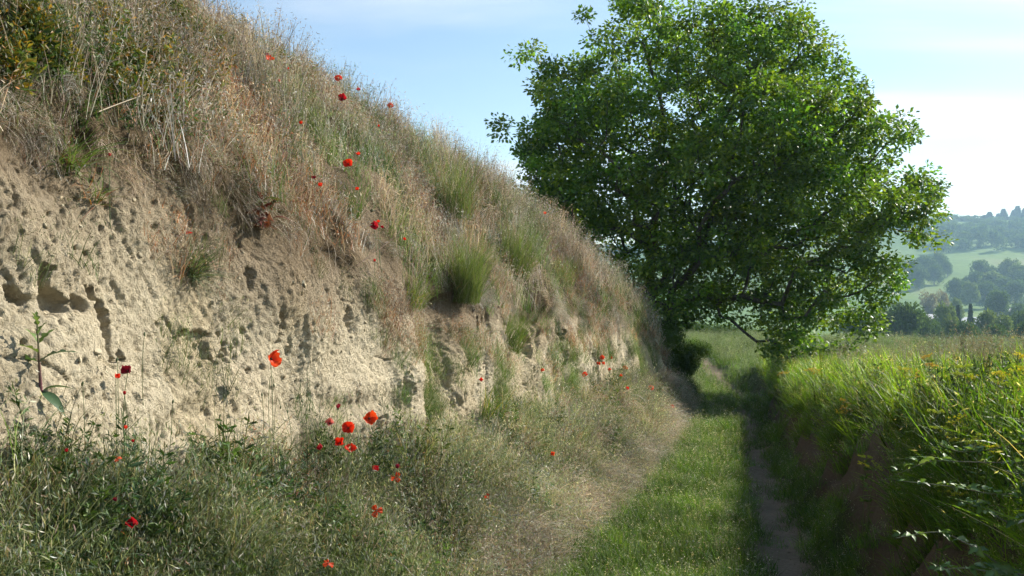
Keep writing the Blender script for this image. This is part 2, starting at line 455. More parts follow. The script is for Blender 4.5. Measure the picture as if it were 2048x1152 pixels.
# far land: valley floor and the hill behind it
M_hill = None
def hill_mat():
    m, nt = mat('hill_meadows'); L = nt.links.new
    out = nd(nt, 'ShaderNodeOutputMaterial'); p = nd(nt, 'ShaderNodeBsdfPrincipled'); p.inputs['Roughness'].default_value = 0.95
    p.inputs['Specular IOR Level'].default_value = 0.1
    g = nd(nt, 'ShaderNodeNewGeometry')
    mp = nd(nt, 'ShaderNodeMapping'); L(g.outputs['Position'], mp.inputs[0]); mp.inputs['Scale'].default_value = (0.012, 0.006, 0.01); mp.inputs['Rotation'].default_value = (0, 0, 0.5)
    n = noise(nt, 1.0, 5, 0.5, mp.outputs[0]); n2 = noise(nt, 0.22, 8, 0.6, g.outputs['Position'])
    a = ramp(nt, n, [(0.35, (0.085, 0.15, 0.030)), (0.5, (0.13, 0.20, 0.04)), (0.65, (0.19, 0.20, 0.075))])
    b = ramp(nt, n2, [(0.3, (0.82, 0.82, 0.82)), (0.7, (1.12, 1.12, 1.12))])
    x = nd(nt, 'ShaderNodeMix', data_type='RGBA', blend_type='MULTIPLY'); x.inputs[0].default_value = 1; L(a, x.inputs[6]); L(b, x.inputs[7])
    L(x.outputs[2], p.inputs['Base Color']); L(p.outputs[0], out.inputs['Surface']); return m
M_hill = hill_mat()
yf = np.geomspace(58, 2300, 190); uf = np.linspace(-1.1, 1.3, 200)
Xf = uf[None] * (yf[:, None] + 120); Yf = np.broadcast_to(yf[:, None], Xf.shape)
Zf = H(Xf, Yf) - 0.02
mb = MB(); mb.add(np.stack([Xf, Yf, Zf], -1).reshape(-1, 3), grid_faces(*Xf.shape)[:, ::-1])
hill = mb.build('hills', M_hill); tag(hill, 'hazy valley and hillside with pale green meadows', kind='structure')
# land to the sides and behind, so that the sheet goes on
xs2 = np.linspace(-700, 900, 60); ys2 = np.linspace(-500, 60, 40)
X2, Y2 = np.meshgrid(xs2, ys2)
Z2 = np.where(X2 > 0, field_z(np.clip(Y2, -12, 60)) - 1.2 - 0.004 * np.abs(X2), -3.5) - 0.4
mb = MB(); mb.add(np.stack([X2, Y2, Z2], -1).reshape(-1, 3), grid_faces(len(ys2), len(xs2)))
tag(mb.build('terrain', M_hill), 'wide green land around the lane', kind='structure')

# ------------------------------------------------------------------ the left bank: lofted profile, then eroded
def anchors(rows):  # (px, py, depth) or already (y, x, z)
    return np.array([(y, *pix(px, py, y)[[0, 2]]) for px, py, y in rows])
Tt = np.array([(-12, -7.0, 0.25), (-3, -3.95, -0.35), (2, -2.25, -0.6)] + [tuple(r) for r in anchors([(0, 985, 3.05), (560, 945, 4.75), (830, 895, 6.5), (1050, 812, 9.0), (1180, 800, 12.2), (1290, 762, 16.4)])]
              + [(18, 2.98, -1.75), (20.5, 3.72, -2.35), (24, 4.5, -2.7)])
Et = np.array([(-12, -7.2, 1.2), (-3, -4.15, 0.85), (2, -2.42, 0.68)] + [tuple(r) for r in anchors([(0, 225, 3.34), (300, 270, 4.1), (560, 435, 5.1), (780, 562, 6.45), (1040, 610, 9.35), (1170, 628, 12.4), (1265, 655, 16.2)])]
              + [(18, 2.82, -1.0), (20.5, 3.55, -1.95), (24, 4.3, -2.6)])
Kt = np.array([(-12, -9.6, 2.9), (-3, -6.3, 2.65), (2, -4.4, 2.35), (4.5, -3.35, 2.2)] + [tuple(r) for r in anchors([(450, 72, 7.0), (800, 268, 9.5), (1000, 400, 12.0), (1200, 540, 15.5), (1285, 645, 18.0)])]
              + [(20.5, 3.1, -1.4), (24, 4.0, -2.4)])
yb = np.concatenate([np.linspace(-6, 1.6, 60)[:-1], np.geomspace(1.6, 23.9, 1250)])
sg = 0.8
Tx, Tz = smooth_curve(Tt, yb, sg); Ex, Ez = smooth_curve(Et, yb, sg); Kx, Kz = smooth_curve(Kt, yb, 1.4)
Fx = foot_x(yb); Fz = lane_z(yb) + 0.0
nT, nE, nK, nP = 74, 200, 96, 26
rows = []
def lerp_rows(ax, az, bx, bz, n, bulge, power=1.0):
    s = (np.arange(n) / n)
    for k in s:
        x = ax + (bx - ax) * k; z = az + (bz - az) * (k ** power)
        b = bulge * np.sin(np.pi * k)
        dxn, dzn = (bz - az), -(bx - ax)
        ln = np.hypot(dxn, dzn) + 1e-6
        rows.append((x + dxn / ln * b, z + dzn / ln * b))
lerp_rows(Fx + 0.06, Fz - 0.10, Tx, Tz, nT, 0.05)
lerp_rows(Tx, Tz, Ex, Ez, nE, 0.02)
lerp_rows(Ex, Ez, Kx, Kz, nK, 0.16)
px_, pz_ = rows[-1]
for k in range(nP + 1):
    s = (k / nP) ** 1.8
    w = 24 * (1 - sstep(19, 24, yb) * 0.85)
    rows.append((Kx - s * w, Kz + 0.25 * np.sin(min(1, s * 8) * np.pi / 2) * (1 - sstep(15, 20, yb)) - s * 0.6))
PB = np.stack([np.stack([r[0] for r in rows], 1), np.broadcast_to(yb[:, None], (len(yb), len(rows))), np.stack([r[1] for r in rows], 1)], -1)
vband = np.arange(len(rows))
# soften the creases across the profile
for _ in range(3):
    Q = PB.copy(); Q[:, 1:-1] = 0.25 * PB[:, :-2] + 0.5 * PB[:, 1:-1] + 0.25 * PB[:, 2:]; PB = Q
N0 = grid_normals(PB); N0 *= np.sign((N0 * np.array([0.8, -0.3, 0.6])).sum(-1).mean())
bx_, by_, bz_ = PB[..., 0], PB[..., 1], PB[..., 2]
sv = np.broadcast_to(vband[None], bx_.shape)
e0, e1 = nT, nT + nE
edge_n = fbm(by_ * 1.1, bz_ * 1.3, 0, 3, 21)
earth = sstep(e0 - 14, e0 + 4, sv + edge_n * 10) * (1 - sstep(e1 - 20, e1 + 16, sv + edge_n * 30 + fbm(by_ * 4, bz_ * 4, 0, 2, 8) * 8))
earth = earth * (1 - sstep(19, 21.5, by_))
# coordinates along the face
U, W = by_ * 1.08, bz_
d_big = 0.10 * fbm(U * 0.9, W * 0.8, bx_ * 0.4, 3, 61)
flute = np.abs(fbm(U * 4.2 + 0.25 * fbm(U * 2, W * 2, 0, 2, 4), W * 0.8, 0, 2, 71))          # vertical rills
d_fl = -0.12 * np.clip(0.36 - flute, 0, 1) ** 1.3 * (0.10 + 1.1 * sstep(5.5, 9, by_))
def lumps(sc, seed, sx=1.0, sz=1.0):
    return fbm(U * sc * sx, W * sc * sz, bx_ * sc, 3, seed)
wu = U + 0.05 * vnoise(U * 9, W * 9, 0, 83); ww = W + 0.05 * vnoise(U * 9, W * 9, 4, 84)
rough = 0.45 + 0.55 * sstep(-0.35, 0.35, fbm(U * 0.8, W * 1.1, 2, 2, 87) + 0.25 * (W + 0.2))     # smooth scraped zones and crumbly ones
c1, c2, c3 = (np.minimum(worley(wu * a, ww * b, q), 0.58) for a, b, q in ((7.5, 4.2, 11), (17, 10, 12), (38, 26, 13)))
streak = fbm(U * 17 + W * 5, W * 3.2, 0, 3, 88)
crack = np.clip(0.06 - np.abs(fbm(U * 2.4 + W * 1.6, W * 1.3, 0, 2, 89)), 0, 1)
d_l = 0.034 * fbm(U * 2.6, W * 2.2, bx_ * 1.0, 2, 81, 0.3) + rough * (0.008 * (0.5 - c1) + 0.005 * (0.5 - c2) + 0.014 * (0.5 - c3)) + 0.005 * streak - 0.35 * crack * sstep(-0.2, 0.4, fbm(U * 1.4, W * 1.4, 9, 2, 86)) + 0.008 * lumps(42, 99, 1.2, 0.8)
pit = np.clip(vnoise(wu * 13, ww * 7, bx_ * 11, 111) - 0.70, 0, 1)
pit2 = np.clip(vnoise(U * 55, W * 30, bx_ * 40, 113) - 0.60, 0, 1)
d_p = -0.06 * pit2 * rough + 0.005 * fbm(U * 34 + W * 12, W * 10, 0, 3, 114)
ledge = 0.022 * np.sin(W * 21 + 3 * fbm(U * 1.3, W * 1.5, 0, 2, 33)) * sstep(-0.2, 0.5, fbm(U * 0.9, W, 0, 2, 35))
disp_e = d_fl + d_l + d_p + ledge
# named hollows seen in the photograph: (px, py, half width, half height, depth, shear)
HOLES = [(112, 598, 0.055, 0.050, 0.075), (168, 602, 0.050, 0.045, 0.05), (231, 655, 0.030, 0.10, 0.10), (40, 598, 0.05, 0.02, 0.05), (420, 690, 0.11, 0.05, 0.04), (752, 848, 0.04, 0.045, 0.08),
         (875, 735, 0.05, 0.10, 0.06), (890, 520, 0.09, 0.06, 0.07), (1130, 690, 0.09, 0.22, 0.16), (1062, 690, 0.07, 0.16, 0.10),
         (1195, 690, 0.06, 0.2, 0.10), (800, 790, 0.04, 0.12, 0.05), (700, 640, 0.03, 0.10, 0.05), (560, 660, 0.02, 0.08, 0.04), (620, 500, 0.07, 0.04, 0.05), (500, 560, 0.02, 0.10, 0.04), (960, 700, 0.05, 0.16, 0.07)]
ppx = CX + FPX * bx_ / np.maximum(by_, 0.3); ppy = HY - FPX * bz_ / np.maximum(by_, 0.3)
hole = np.zeros_like(bx_)
for hx, hy, hw, hh, hd in HOLES:
    dd = (ppx - hx) ** 2 + (ppy - hy) ** 2 + (by_ < 1) * 1e9 + (sv > e1 + 20) * 1e9
    i, j = np.unravel_index(np.argmin(dd), dd.shape)
    qy, qz = by_[i, j], bz_[i, j]
    wob = 1 + 0.65 * vnoise(U * 14, W * 14, 0, int(hx)) + 0.3 * vnoise(U * 40, W * 40, 0, int(hx) + 1)
    rr = (np.abs((by_ - qy) / hw) ** 2.6 + np.abs((bz_ - qz + 0.25 * (by_ - qy)) / hh) ** 2.6) ** (1 / 2.6) * wob
    hole -= hd * (1 - sstep(0.72, 1.08, rr))
disp = earth * disp_e + hole * np.clip(earth + 0.3, 0, 1)
veg = 1 - earth
tus = fbm(U * 2.6, bx_ * 2.6, W * 2.6, 3, 121)
disp = disp + veg * (0.05 * tus + 0.02 * lumps(11, 131)) * sstep(6, 22, sv)
disp = disp + d_big * sstep(10, 40, sv) * (1 - sstep(19, 23, by_))
# the turf hangs a little over the earth face
disp = disp + 0.07 * np.exp(-((sv - e1 - 12 + edge_n * 14) / 10.0) ** 2) * (1 - sstep(16, 20, by_)) * (0.5 + fbm(U * 1.7, 0, 0, 2, 19))
PBd = PB + N0 * disp[..., None]
NB = grid_normals(PBd)
if (NB * N0).sum() < 0: NB = -NB
cn_ = fbm(U * 1.6, W * 2.2, bx_, 4, 141)
c_e1, c_e2, c_e3 = np.array([0.56, 0.48, 0.335]), np.array([0.42, 0.355, 0.245]), np.array([0.51, 0.42, 0.27])
kk = np.clip(cn_ * 0.6 + 0.35, 0, 1)[..., None]
colE = c_e1 * (1 - kk) + c_e2 * kk
k3 = sstep(0.25, 0.6, fbm(U * 2.2, W * 1.1, 5, 3, 151))[..., None] * 0.7
colE = colE * (1 - k3) + c_e3 * k3
humus = (sstep(e1 - 90, e1 + 4, sv + edge_n * 34) * 0.85)[..., None]       # brown root zone under the turf
colE = colE * (1 - humus) + np.array([0.20, 0.145, 0.09]) * humus
colV = np.array([0.13, 0.095, 0.055]) * (1 + 0.35 * fbm(U * 5, bx_ * 5, W * 5, 3, 161))[..., None]
colB = colE * earth[..., None] + colV * (1 - earth[..., None])
mb = MB(); mb.add(PBd.reshape(-1, 3), grid_faces(*bx_.shape), colB.reshape(-1, 3))
bank = mb.build('earth_bank', M_bank); tag(bank, 'steep sandy loess bank with crumbling bare face and grassy top', kind='structure')

# rays against the real ground, to seat plants where the photo shows them
bpy.context.view_layer.update()
dg = bpy.context.evaluated_depsgraph_get()
BV = [BVHTree.FromObject(bank, dg), BVHTree.FromObject(ground, dg)]
def ray(px, py):
    d = Vector(((px - CX) / FPX, 1.0, (HY - py) / FPX)); dn = d.normalized(); best = None
    for b in BV:
        h = b.ray_cast(Vector((0, 0, 0)), dn)
        if h[0] is not None and (best is None or h[3] < best[2]): best = (np.array(h[0]), np.array(h[1]), h[3])
    return best
def drop(x, y, z=6.0):
    best = None
    for b in BV:
        h = b.ray_cast(Vector((x, y, z)), Vector((0, 0, -1)))
        if h[0] is not None and (best is None or h[0].z > best): best = h[0].z
    return best

# ------------------------------------------------------------------ scattering: points with rotation, size and tint, one geometry-nodes instancer
PROTO = {}
def protos(key, makers):
    col = bpy.data.collections.new('clumps_' + key)
    for i, o in enumerate(makers):
        o.name = '%s_%02d' % (key, i); col.objects.link(o)
    PROTO[key] = (col, len(makers)); return col
def euler_from(z, x):
    z = z / np.linalg.norm(z, axis=1)[:, None]
    x = x - z * (x * z).sum(1)[:, None]; x /= np.linalg.norm(x, axis=1)[:, None] + 1e-9
    y = np.cross(z, x)
    return np.stack([np.arctan2(y[:, 2], z[:, 2]), -np.arcsin(np.clip(x[:, 2], -1, 1)), np.arctan2(x[:, 1], x[:, 0])], 1)
def scatter(name, key, pos, up, scl, tint, label, xdir=None, cat=None):
    n = len(pos)
    if xdir is None:
        a = rng.random(n) * 2 * np.pi; xdir = np.stack([np.cos(a), np.sin(a), np.zeros(n)], 1)
    rot = euler_from(up, xdir)
    col, nk = PROTO[key]
    me = bpy.data.meshes.new(name); me.vertices.add(n); me.vertices.foreach_set('co', pos.astype(np.float32).ravel())
    def att(nm, ty, f, dat): me.attributes.new(nm, ty, 'POINT').data.foreach_set(f, dat.ravel())
    att('rot', 'FLOAT_VECTOR', 'vector', rot.astype(np.float32)); att('scl', 'FLOAT', 'value', np.asarray(scl, np.float32))
    att('idx', 'INT', 'value', rng.integers(0, nk, n).astype(np.int32))
    att('tint', 'FLOAT_COLOR', 'color', np.concatenate([tint, np.ones((n, 1))], 1).astype(np.float32))
    o = mkobj(name, me)
    ng = bpy.data.node_groups.new('scatter_' + name, 'GeometryNodeTree')
    ng.interface.new_socket('Geometry', in_out='INPUT', socket_type='NodeSocketGeometry')
    ng.interface.new_socket('Geometry', in_out='OUTPUT', socket_type='NodeSocketGeometry')
    gi = ng.nodes.new('NodeGroupInput'); go = ng.nodes.new('NodeGroupOutput')
    ci = ng.nodes.new('GeometryNodeCollectionInfo'); ci.inputs['Collection'].default_value = col
    ci.inputs['Separate Children'].default_value = True; ci.inputs['Reset Children'].default_value = True
    ip = ng.nodes.new('GeometryNodeInstanceOnPoints'); ip.inputs['Pick Instance'].default_value = True
    def na(nm, ty):
        q = ng.nodes.new('GeometryNodeInputNamedAttribute'); q.data_type = ty; q.inputs['Name'].default_value = nm
        return next(s for s in q.outputs if s.enabled and s.name == 'Attribute')
    lk = ng.links.new
    lk(gi.outputs[0], ip.inputs['Points']); lk(ci.outputs[0], ip.inputs['Instance']); lk(na('idx', 'INT'), ip.inputs['Instance Index'])
    e2r = ng.nodes.new('FunctionNodeEulerToRotation'); lk(na('rot', 'FLOAT_VECTOR'), e2r.inputs[0]); lk(e2r.outputs[0], ip.inputs['Rotation'])
    lk(na('scl', 'FLOAT'), ip.inputs['Scale']); lk(ip.outputs[0], go.inputs[0])
    md = o.modifiers.new('scatter', 'NODES'); md.node_group = ng
    tag(o, label, cat, kind='stuff')
    return o
def cell_sample(P, w, n):
    """n random points on grid P with cell weights w (already times area)"""
    w = np.clip(w, 0, None).ravel(); cdf = np.cumsum(w); cdf /= cdf[-1]
    c = np.searchsorted(cdf, rng.random(n)); nv = P.shape[1] - 1
    i, j = c // nv, c % nv; a, b = rng.random((n, 1)), rng.random((n, 1))
    p = (P[i, j] * (1 - a) * (1 - b) + P[i + 1, j] * a * (1 - b) + P[i, j + 1] * (1 - a) * b + P[i + 1, j + 1] * a * b)
    return p, i, j
def cell_area(P):
    return np.linalg.norm(np.cross(P[1:, :-1] - P[:-1, :-1], P[:-1, 1:] - P[:-1, :-1]), axis=2)
AB = cell_area(PB); AG = cell_area(PG)
def tints(n, sd=0.12, warm=0.06):
    b = rng.normal(1, sd, (n, 1)); w = rng.normal(0, warm, (n, 1))
    return np.clip(np.concatenate([b + w, b, b - w], 1), 0.35, 1.8)

STRAW = [(0.49, 0.43, 0.32), (0.38, 0.32, 0.22), (0.60, 0.55, 0.44), (0.28, 0.22, 0.145)]
PURP = [(0.38, 0.30, 0.27), (0.46, 0.39, 0.34), (0.25, 0.18, 0.155), (0.52, 0.46, 0.39)]
RUST = [(0.38, 0.155, 0.065), (0.45, 0.205, 0.085), (0.24, 0.10, 0.048)]
GRN = [(0.070, 0.140, 0.020), (0.090, 0.170, 0.025), (0.055, 0.105, 0.020), (0.110, 0.170, 0.040)]
GRY = [(0.15, 0.19, 0.080), (0.21, 0.24, 0.12), (0.11, 0.14, 0.060)]
SILV = [(0.27, 0.31, 0.19), (0.21, 0.25, 0.14), (0.36, 0.37, 0.26)]
LIME = [(0.130, 0.235, 0.022), (0.170, 0.280, 0.030), (0.100, 0.185, 0.022)]
def proto_obj(mb, m): return mb.build('clump', m, link=False)
def mk(seed, fn, m):
    g = np.random.default_rng(seed); b = MB(); fn(b, g); return proto_obj(b, m)
SLP = 1.05                # clump bases follow a bank of about 46 degrees, local +X downhill
def dry_clump(b, g):       # bank-top brome: thin stems with hanging heads
    P, td = blades(b, 44, 0.19, (0.18, 0.42), (0.003, 0.0055), (0.20, 0.16), (0.45, 0.3), STRAW + PURP + GRY, PURP + STRAW, seg=4, g=g, wpow=0.35, slope=SLP)
    spikelets(b, P[:, -1], td, 4, 0.030, PURP + STRAW + STRAW, g, 0.045, 0.7, 0.18)
    blades(b, 44, 0.20, (0.08, 0.24), (0.003, 0.007), (0.40, 0.25), (0.8, 0.4), GRY + STRAW + GRN + GRN, seg=3, g=g, slope=SLP)
def rust_clump(b, g):
    P, td = blades(b, 42, 0.18, (0.10, 0.28), (0.003, 0.005), (0.30, 0.2), (0.5, 0.3), RUST + STRAW, RUST + STRAW, seg=4, g=g, wpow=0.4, slope=SLP)
    spikelets(b, P[:, -1], td, 3, 0.028, RUST + PURP + STRAW, g, 0.045)
    blades(b, 40, 0.19, (0.06, 0.18), (0.003, 0.006), (0.45, 0.25), (0.8, 0.4), RUST + STRAW + GRY, seg=3, g=g, slope=SLP)
def mixed_clump(b, g, slope=SLP):     # greener grass with green-silver drooping heads
    P, td = blades(b, 34, 0.18, (0.18, 0.40), (0.003, 0.0055), (0.2, 0.18), (0.9, 0.45), GRN + GRY, GRY + SILV, seg=5, g=g, wpow=0.5, slope=slope)
    spikelets(b, P[:, -1], td, 3, 0.034, SILV + GRY + SILV + GRY + PURP[:1], g, 0.04, 1.6, 0.17)
    blades(b, 46, 0.19, (0.10, 0.32), (0.004, 0.008), (0.35, 0.25), (0.9, 0.5), GRN + GRN + GRY, GRN + GRY, seg=4, g=g, slope=slope)
def flat_mixed(b, g): mixed_clump(b, g, 0.0)
def straw_mat(b, g):       # combed-down dry grass: local +X is downhill
    P, td = blades(b, 64, 0.20, (0.18, 0.42), (0.0035, 0.0065), (0.55, 0.28), (0.85, 0.3), STRAW + PURP + GRY, STRAW + PURP, seg=5, az=0.0, azsd=0.42, g=g, wpow=0.4)
    spikelets(b, P[:, -1], td, 2, 0.030, STRAW + PURP + SILV, g, 0.05, 0.7, 0.18)
    blades(b, 30, 0.2, (0.15, 0.3), (0.004, 0.007), (0.6, 0.3), (0.9, 0.4), GRY + GRN + STRAW, seg=4, az=0.0, azsd=0.8, g=g)
def soft_clump(b, g):      # long soft drooping tuft
    blades(b, 46, 0.10, (0.22, 0.46), (0.003, 0.006), (0.25, 0.18), (1.25, 0.4), GRN + GRY, GRY + SILV, seg=6, g=g, wpow=0.5, slope=SLP)
    P, td = blades(b, 14, 0.10, (0.26, 0.48), (0.0025, 0.004), (0.2, 0.15), (1.0, 0.4), GRY + STRAW, SILV + STRAW, seg=6, g=g, wpow=0.4, slope=SLP)
    spikelets(b, P[:, -1], td, 4, 0.030, SILV + STRAW, g, 0.05, 1.4, 0.18)
def lawn_clump(b, g):      # short thick lane grass
    blades(b, 110, 0.17, (0.05, 0.17), (0.004, 0.0085), (0.35, 0.25), (0.8, 0.5), GRN + LIME, GRN + LIME + LIME + [(0.24, 0.28, 0.10)], seg=3, g=g)
    P, td = blades(b, 10, 0.17, (0.10, 0.22), (0.002, 0.004), (0.3, 0.25), (0.6, 0.3), GRY, SILV, seg=4, g=g, wpow=0.4)
    spikelets(b, P[:, -1], td, 3, 0.022, SILV + STRAW, g, 0.035)
def field_clump(b, g):     # even meadow sward
    blades(b, 90, 0.20, (0.07, 0.20), (0.005, 0.010), (0.3, 0.25), (0.7, 0.4), GRN + LIME, LIME + GRY, seg=3, g=g)
    P, td = blades(b, 14, 0.2, (0.2, 0.34), (0.003, 0.005), (0.2, 0.15), (0.5, 0.3), GRY, SILV, seg=3, g=g, wpow=0.4)
    spikelets(b, P[:, -1], td, 3, 0.03, SILV + GRY, g, 0.04)
def long_clump(b, g):      # right bank: long lush blades
    blades(b, 34, 0.16, (0.20, 0.50), (0.007, 0.015), (0.22, 0.16), (0.8, 0.45), GRN + LIME, LIME + [(0.2, 0.3, 0.03)], seg=6, g=g, wpow=0.6)
    blades(b, 40, 0.17, (0.10, 0.28), (0.004, 0.009), (0.4, 0.25), (0.9, 0.5), GRN + LIME + GRY, LIME + GRY, seg=4, g=g)
    P, td = blades(b, 5, 0.16, (0.25, 0.5), (0.002, 0.004), (0.25, 0.2), (0.6, 0.3), GRY + STRAW, STRAW, seg=5, g=g, wpow=0.4)
    spikelets(b, P[:, -1], td, 4, 0.026, STRAW + SILV, g, 0.05)
def stalk_clump(b, g):     # flowering grass stalks with plume heads
    P, td = blades(b, 6, 0.16, (0.45, 0.75), (0.0035, 0.0055), (0.08, 0.07), (0.18, 0.12), GRY + GRN, GRY + SILV, seg=5, g=g, wpow=0.25)
    for k in range(3):
        t = P[:, -1] - td * (0.04 * k)
        spikelets(b, t, td, 7, 0.028, [(0.26, 0.25, 0.14), (0.32, 0.28, 0.18), (0.22, 0.22, 0.12)], g, 0.03, 0.1)
def herb(b, g, cols, n=5, h=(0.18, 0.38), leaf=(0.035, 0.075), per=22, lw=0.24):
    for k in range(n):
        a = g.random() * 6.28; r = g.random() * 0.07; hh = g.uniform(*h); ln = g.uniform(0, 0.35)
        p0 = np.array([r * math.cos(a), r * math.sin(a), -0.02]); p2 = p0 + np.array([math.cos(a) * ln * hh, math.sin(a) * ln * hh, hh])
        pts = bez(p0, (p0 + p2) / 2 + np.array([0, 0, 0.04]), p2, 7)
        tube(b, pts, np.linspace(0.0028, 0.0012, 7), np.array([0.11, 0.15, 0.05]), 3)
        s = g.random(per) * 0.95 + 0.05
        q = np.stack([np.interp(s, np.linspace(0, 1, 7), pts[:, c]) for c in range(3)], 1)
        az = g.random(per) * 6.28; el = g.uniform(0.1, 0.9, per)
        d = np.stack([np.cos(az) * np.cos(el), np.sin(az) * np.cos(el), np.sin(el)], 1)
        L = g.uniform(*leaf, per) * (1.15 - 0.6 * s)
        kites(b, q, d, L, L * lw, pick(cols, per, g), g)
        # side leaflets make the leaves look cut
        m2 = per * 2; q2 = np.repeat(q + d * (L * .45)[:, None], 2, 0); d2 = np.repeat(d, 2, 0) + g.normal(0, .7, (m2, 3))
        kites(b, q2, d2, np.repeat(L, 2) * .5, np.repeat(L, 2) * .5 * lw, pick(cols, m2, g), g)
HG = [(0.070, 0.135, 0.030), (0.055, 0.105, 0.025), (0.105, 0.175, 0.040), (0.045, 0.085, 0.030)]
HY_ = [(0.30, 0.25, 0.04), (0.22, 0.22, 0.04), (0.12, 0.15, 0.035), (0.38, 0.22, 0.05)]
protos('dry_grass', [mk(100 + i, dry_clump, M_dry) for i in range(6)])
protos('rust_grass', [mk(120 + i, rust_clump, M_dry) for i in range(4)])
protos('mixed_grass', [mk(140 + i, mixed_clump, M_grass) for i in range(6)])
protos('flat_mixed', [mk(150 + i, flat_mixed, M_grass) for i in range(5)])
protos('straw_mat', [mk(160 + i, straw_mat, M_dry) for i in range(6)])
protos('soft_grass', [mk(170 + i, soft_clump, M_grass) for i in range(5)])
protos('lawn', [mk(180 + i, lawn_clump, M_grass) for i in range(6)])
protos('field', [mk(190 + i, field_clump, M_grass) for i in range(5)])
protos('long_grass', [mk(200 + i, long_clump, M_lush) for i in range(6)])
protos('stalks', [mk(220 + i, stalk_clump, M_dry) for i in range(5)])
protos('herb', [mk(240 + i, lambda b, g: herb(b, g, HG), M_leafi) for i in range(5)])
protos('yellow_herb', [mk(260 + i, lambda b, g: herb(b, g, HY_ + HY_ + HG, 6, (0.14, 0.32), (0.05, 0.10), 20, 0.32), M_leafi) for i in range(4)])

def upv(nrm, k, jit=0.18):
    n = len(nrm); return np.array([0, 0, 1.0]) * 0.8 + nrm * k + rng.normal(0, jit, (n, 3))
ev = lambda a: 0.25 * (a[:-1, :-1] + a[1:, :-1] + a[:-1, 1:] + a[1:, 1:])
svc, byc, bzc, bxc, earc = ev(sv.astype(float)), ev(by_), ev(bz_), ev(bx_), ev(earth)
vis = np.where(byc < 1.0, 0.12, 1.0)
fall = np.clip(7.0 / np.maximum(byc, 2.0), 0.45, 1.5)
ppxc = CX + FPX * bxc / np.maximum(byc, 0.3); ppyc = HY - FPX * bzc / np.maximum(byc, 0.3)
patch = fbm(byc * 0.9, svc * 0.02, 0, 3, 201); patch2 = fbm(byc * 1.4, svc * 0.035, 3, 3, 203); patch3 = fbm(byc * 2.5, svc * 0.06, 7, 3, 205)
upper = sstep(e1 - 6, e1 + 14, svc) * (1 - sstep(e1 + nK + 8, e1 + nK + 20, svc)) * (1 - earc) * (1 - sstep(20, 22.5, byc))
talus = (1 - sstep(e0 - 4, e0 + 14, svc + patch3 * 14)) * (1 - earc * 0.9) * (1 - sstep(20, 23, byc))
hgt = sstep(e1, e1 + 60, svc)                        # 0 at the turf edge, 1 near the crest
far_s = lambda y: np.clip(y / 9.0, 0.9, 1.5)
def bank_scatter(name, key, w, n, k, scl, label, jit=0.18, tint=(0.22, 0.08), lift=0.0, comb=False):
    p, i, j = cell_sample(PBd, w * AB * vis * fall, n)
    nn = NB[i, j]
    up = upv(nn, k * 0.25, jit * 0.5); N_ = N0[i, j]
    xd = N_ * np.array([1, 1, 0.0]); xd /= np.linalg.norm(xd, axis=1)[:, None] + 1e-6; xd = xd + rng.normal(0, 0.25, xd.shape)
    if comb:
        dn = np.array([[0, 0, -1.0]]) + nn * nn[:, 2:3]; dn += np.array([[0.0, -0.25, 0]]) + rng.normal(0, 0.25, dn.shape)
        xd = dn; up = nn + rng.normal(0, jit, nn.shape)
    scatter(name, key, p + nn * lift, up, rng.uniform(*scl, n) * far_s(p[:, 1]) ** 0.5, tints(n, *tint) * np.clip(1 + 0.40 * fbm(p[:, 1] * 2.2, p[:, 2] * 2.6, p[:, 0] * 2.2, 3, 211), .45, 1.6)[:, None], label, xd)
gm_ = sstep(0.0, 0.4, -patch2 + patch3 * 0.5); rm_ = sstep(0.0, 0.4, patch2 + 0.2 - 0.35 * hgt)
w_dry = upper * (1 - 0.7 * gm_) * (1 - 0.55 * rm_) * (0.65 + 0.6 * hgt) * sstep(-0.9, 0.2, patch + 0.4 * hgt)
bank_scatter('dry_grass', 'dry_grass', w_dry, 3300, 0.35, (0.75, 1.2), 'pale dry brome grass with seed heads covering the upper bank')
bank_scatter('russet_grass', 'rust_grass', upper * (rm_ + 0.06), 1650, 0.45, (0.7, 1.15), 'russet brown dry grass in patches on the upper bank')
bank_scatter('green_grass', 'mixed_grass', upper * (gm_ + 0.10), 2300, 0.4, (0.65, 1.05), 'green grass mixed into the dry turf of the upper bank')
bank_scatter('turf_fringe', 'straw_mat', (np.exp(-((svc - e1 - 2) / 13.0) ** 2)) * sstep(-0.5, 0.3, patch3 + 0.2) * (1 - sstep(17, 20, byc)), 420, 0.6, (0.25, 0.5), 'brown dry turf fringe hanging over the bare earth face', 0.25, (0.14, 0.08), 0.0, True)
green_t = sstep(-0.35, 0.25, patch - 0.5 * sstep(4.6, 8, byc) + 0.75)
lowt = (1 - sstep(4, 46, svc + patch3 * 12)) * sstep(1, 10, svc)
bank_scatter('verge_grass', 'mixed_grass', talus * (green_t * (0.5 + 0.5 * (1 - lowt)) + 0.25) * (1 - 0.75 * sstep(e0 - 34, e0 - 6, svc + patch3 * 12)) * (0.25 + sstep(-0.25, 0.2, patch3)), 2300, 0.35, (0.6, 1.05), 'silvery green grass with drooping heads along the foot of the bank')
bank_scatter('combed_straw', 'straw_mat', talus * sstep(4.2, 6.2, byc) * (0.06 + 1.0 * lowt) + talus * 0.10 * lowt, 1700, 0.5, (0.6, 1.05), 'combed down straw coloured grass at the foot of the bank', 0.3, (0.28, 0.08), 0.01, True)
bank_scatter('soft_tufts', 'soft_grass', talus * (0.3 + green_t) * sstep(-0.1, 0.35, fbm(byc * 3.2, svc * 0.09, 11, 2, 207)) * (1 - 0.6 * sstep(e0 - 30, e0, svc)), 1150, 0.3, (0.7, 1.2), 'long soft drooping grass tufts along the foot of the bank', 0.2, (0.25, 0.08))
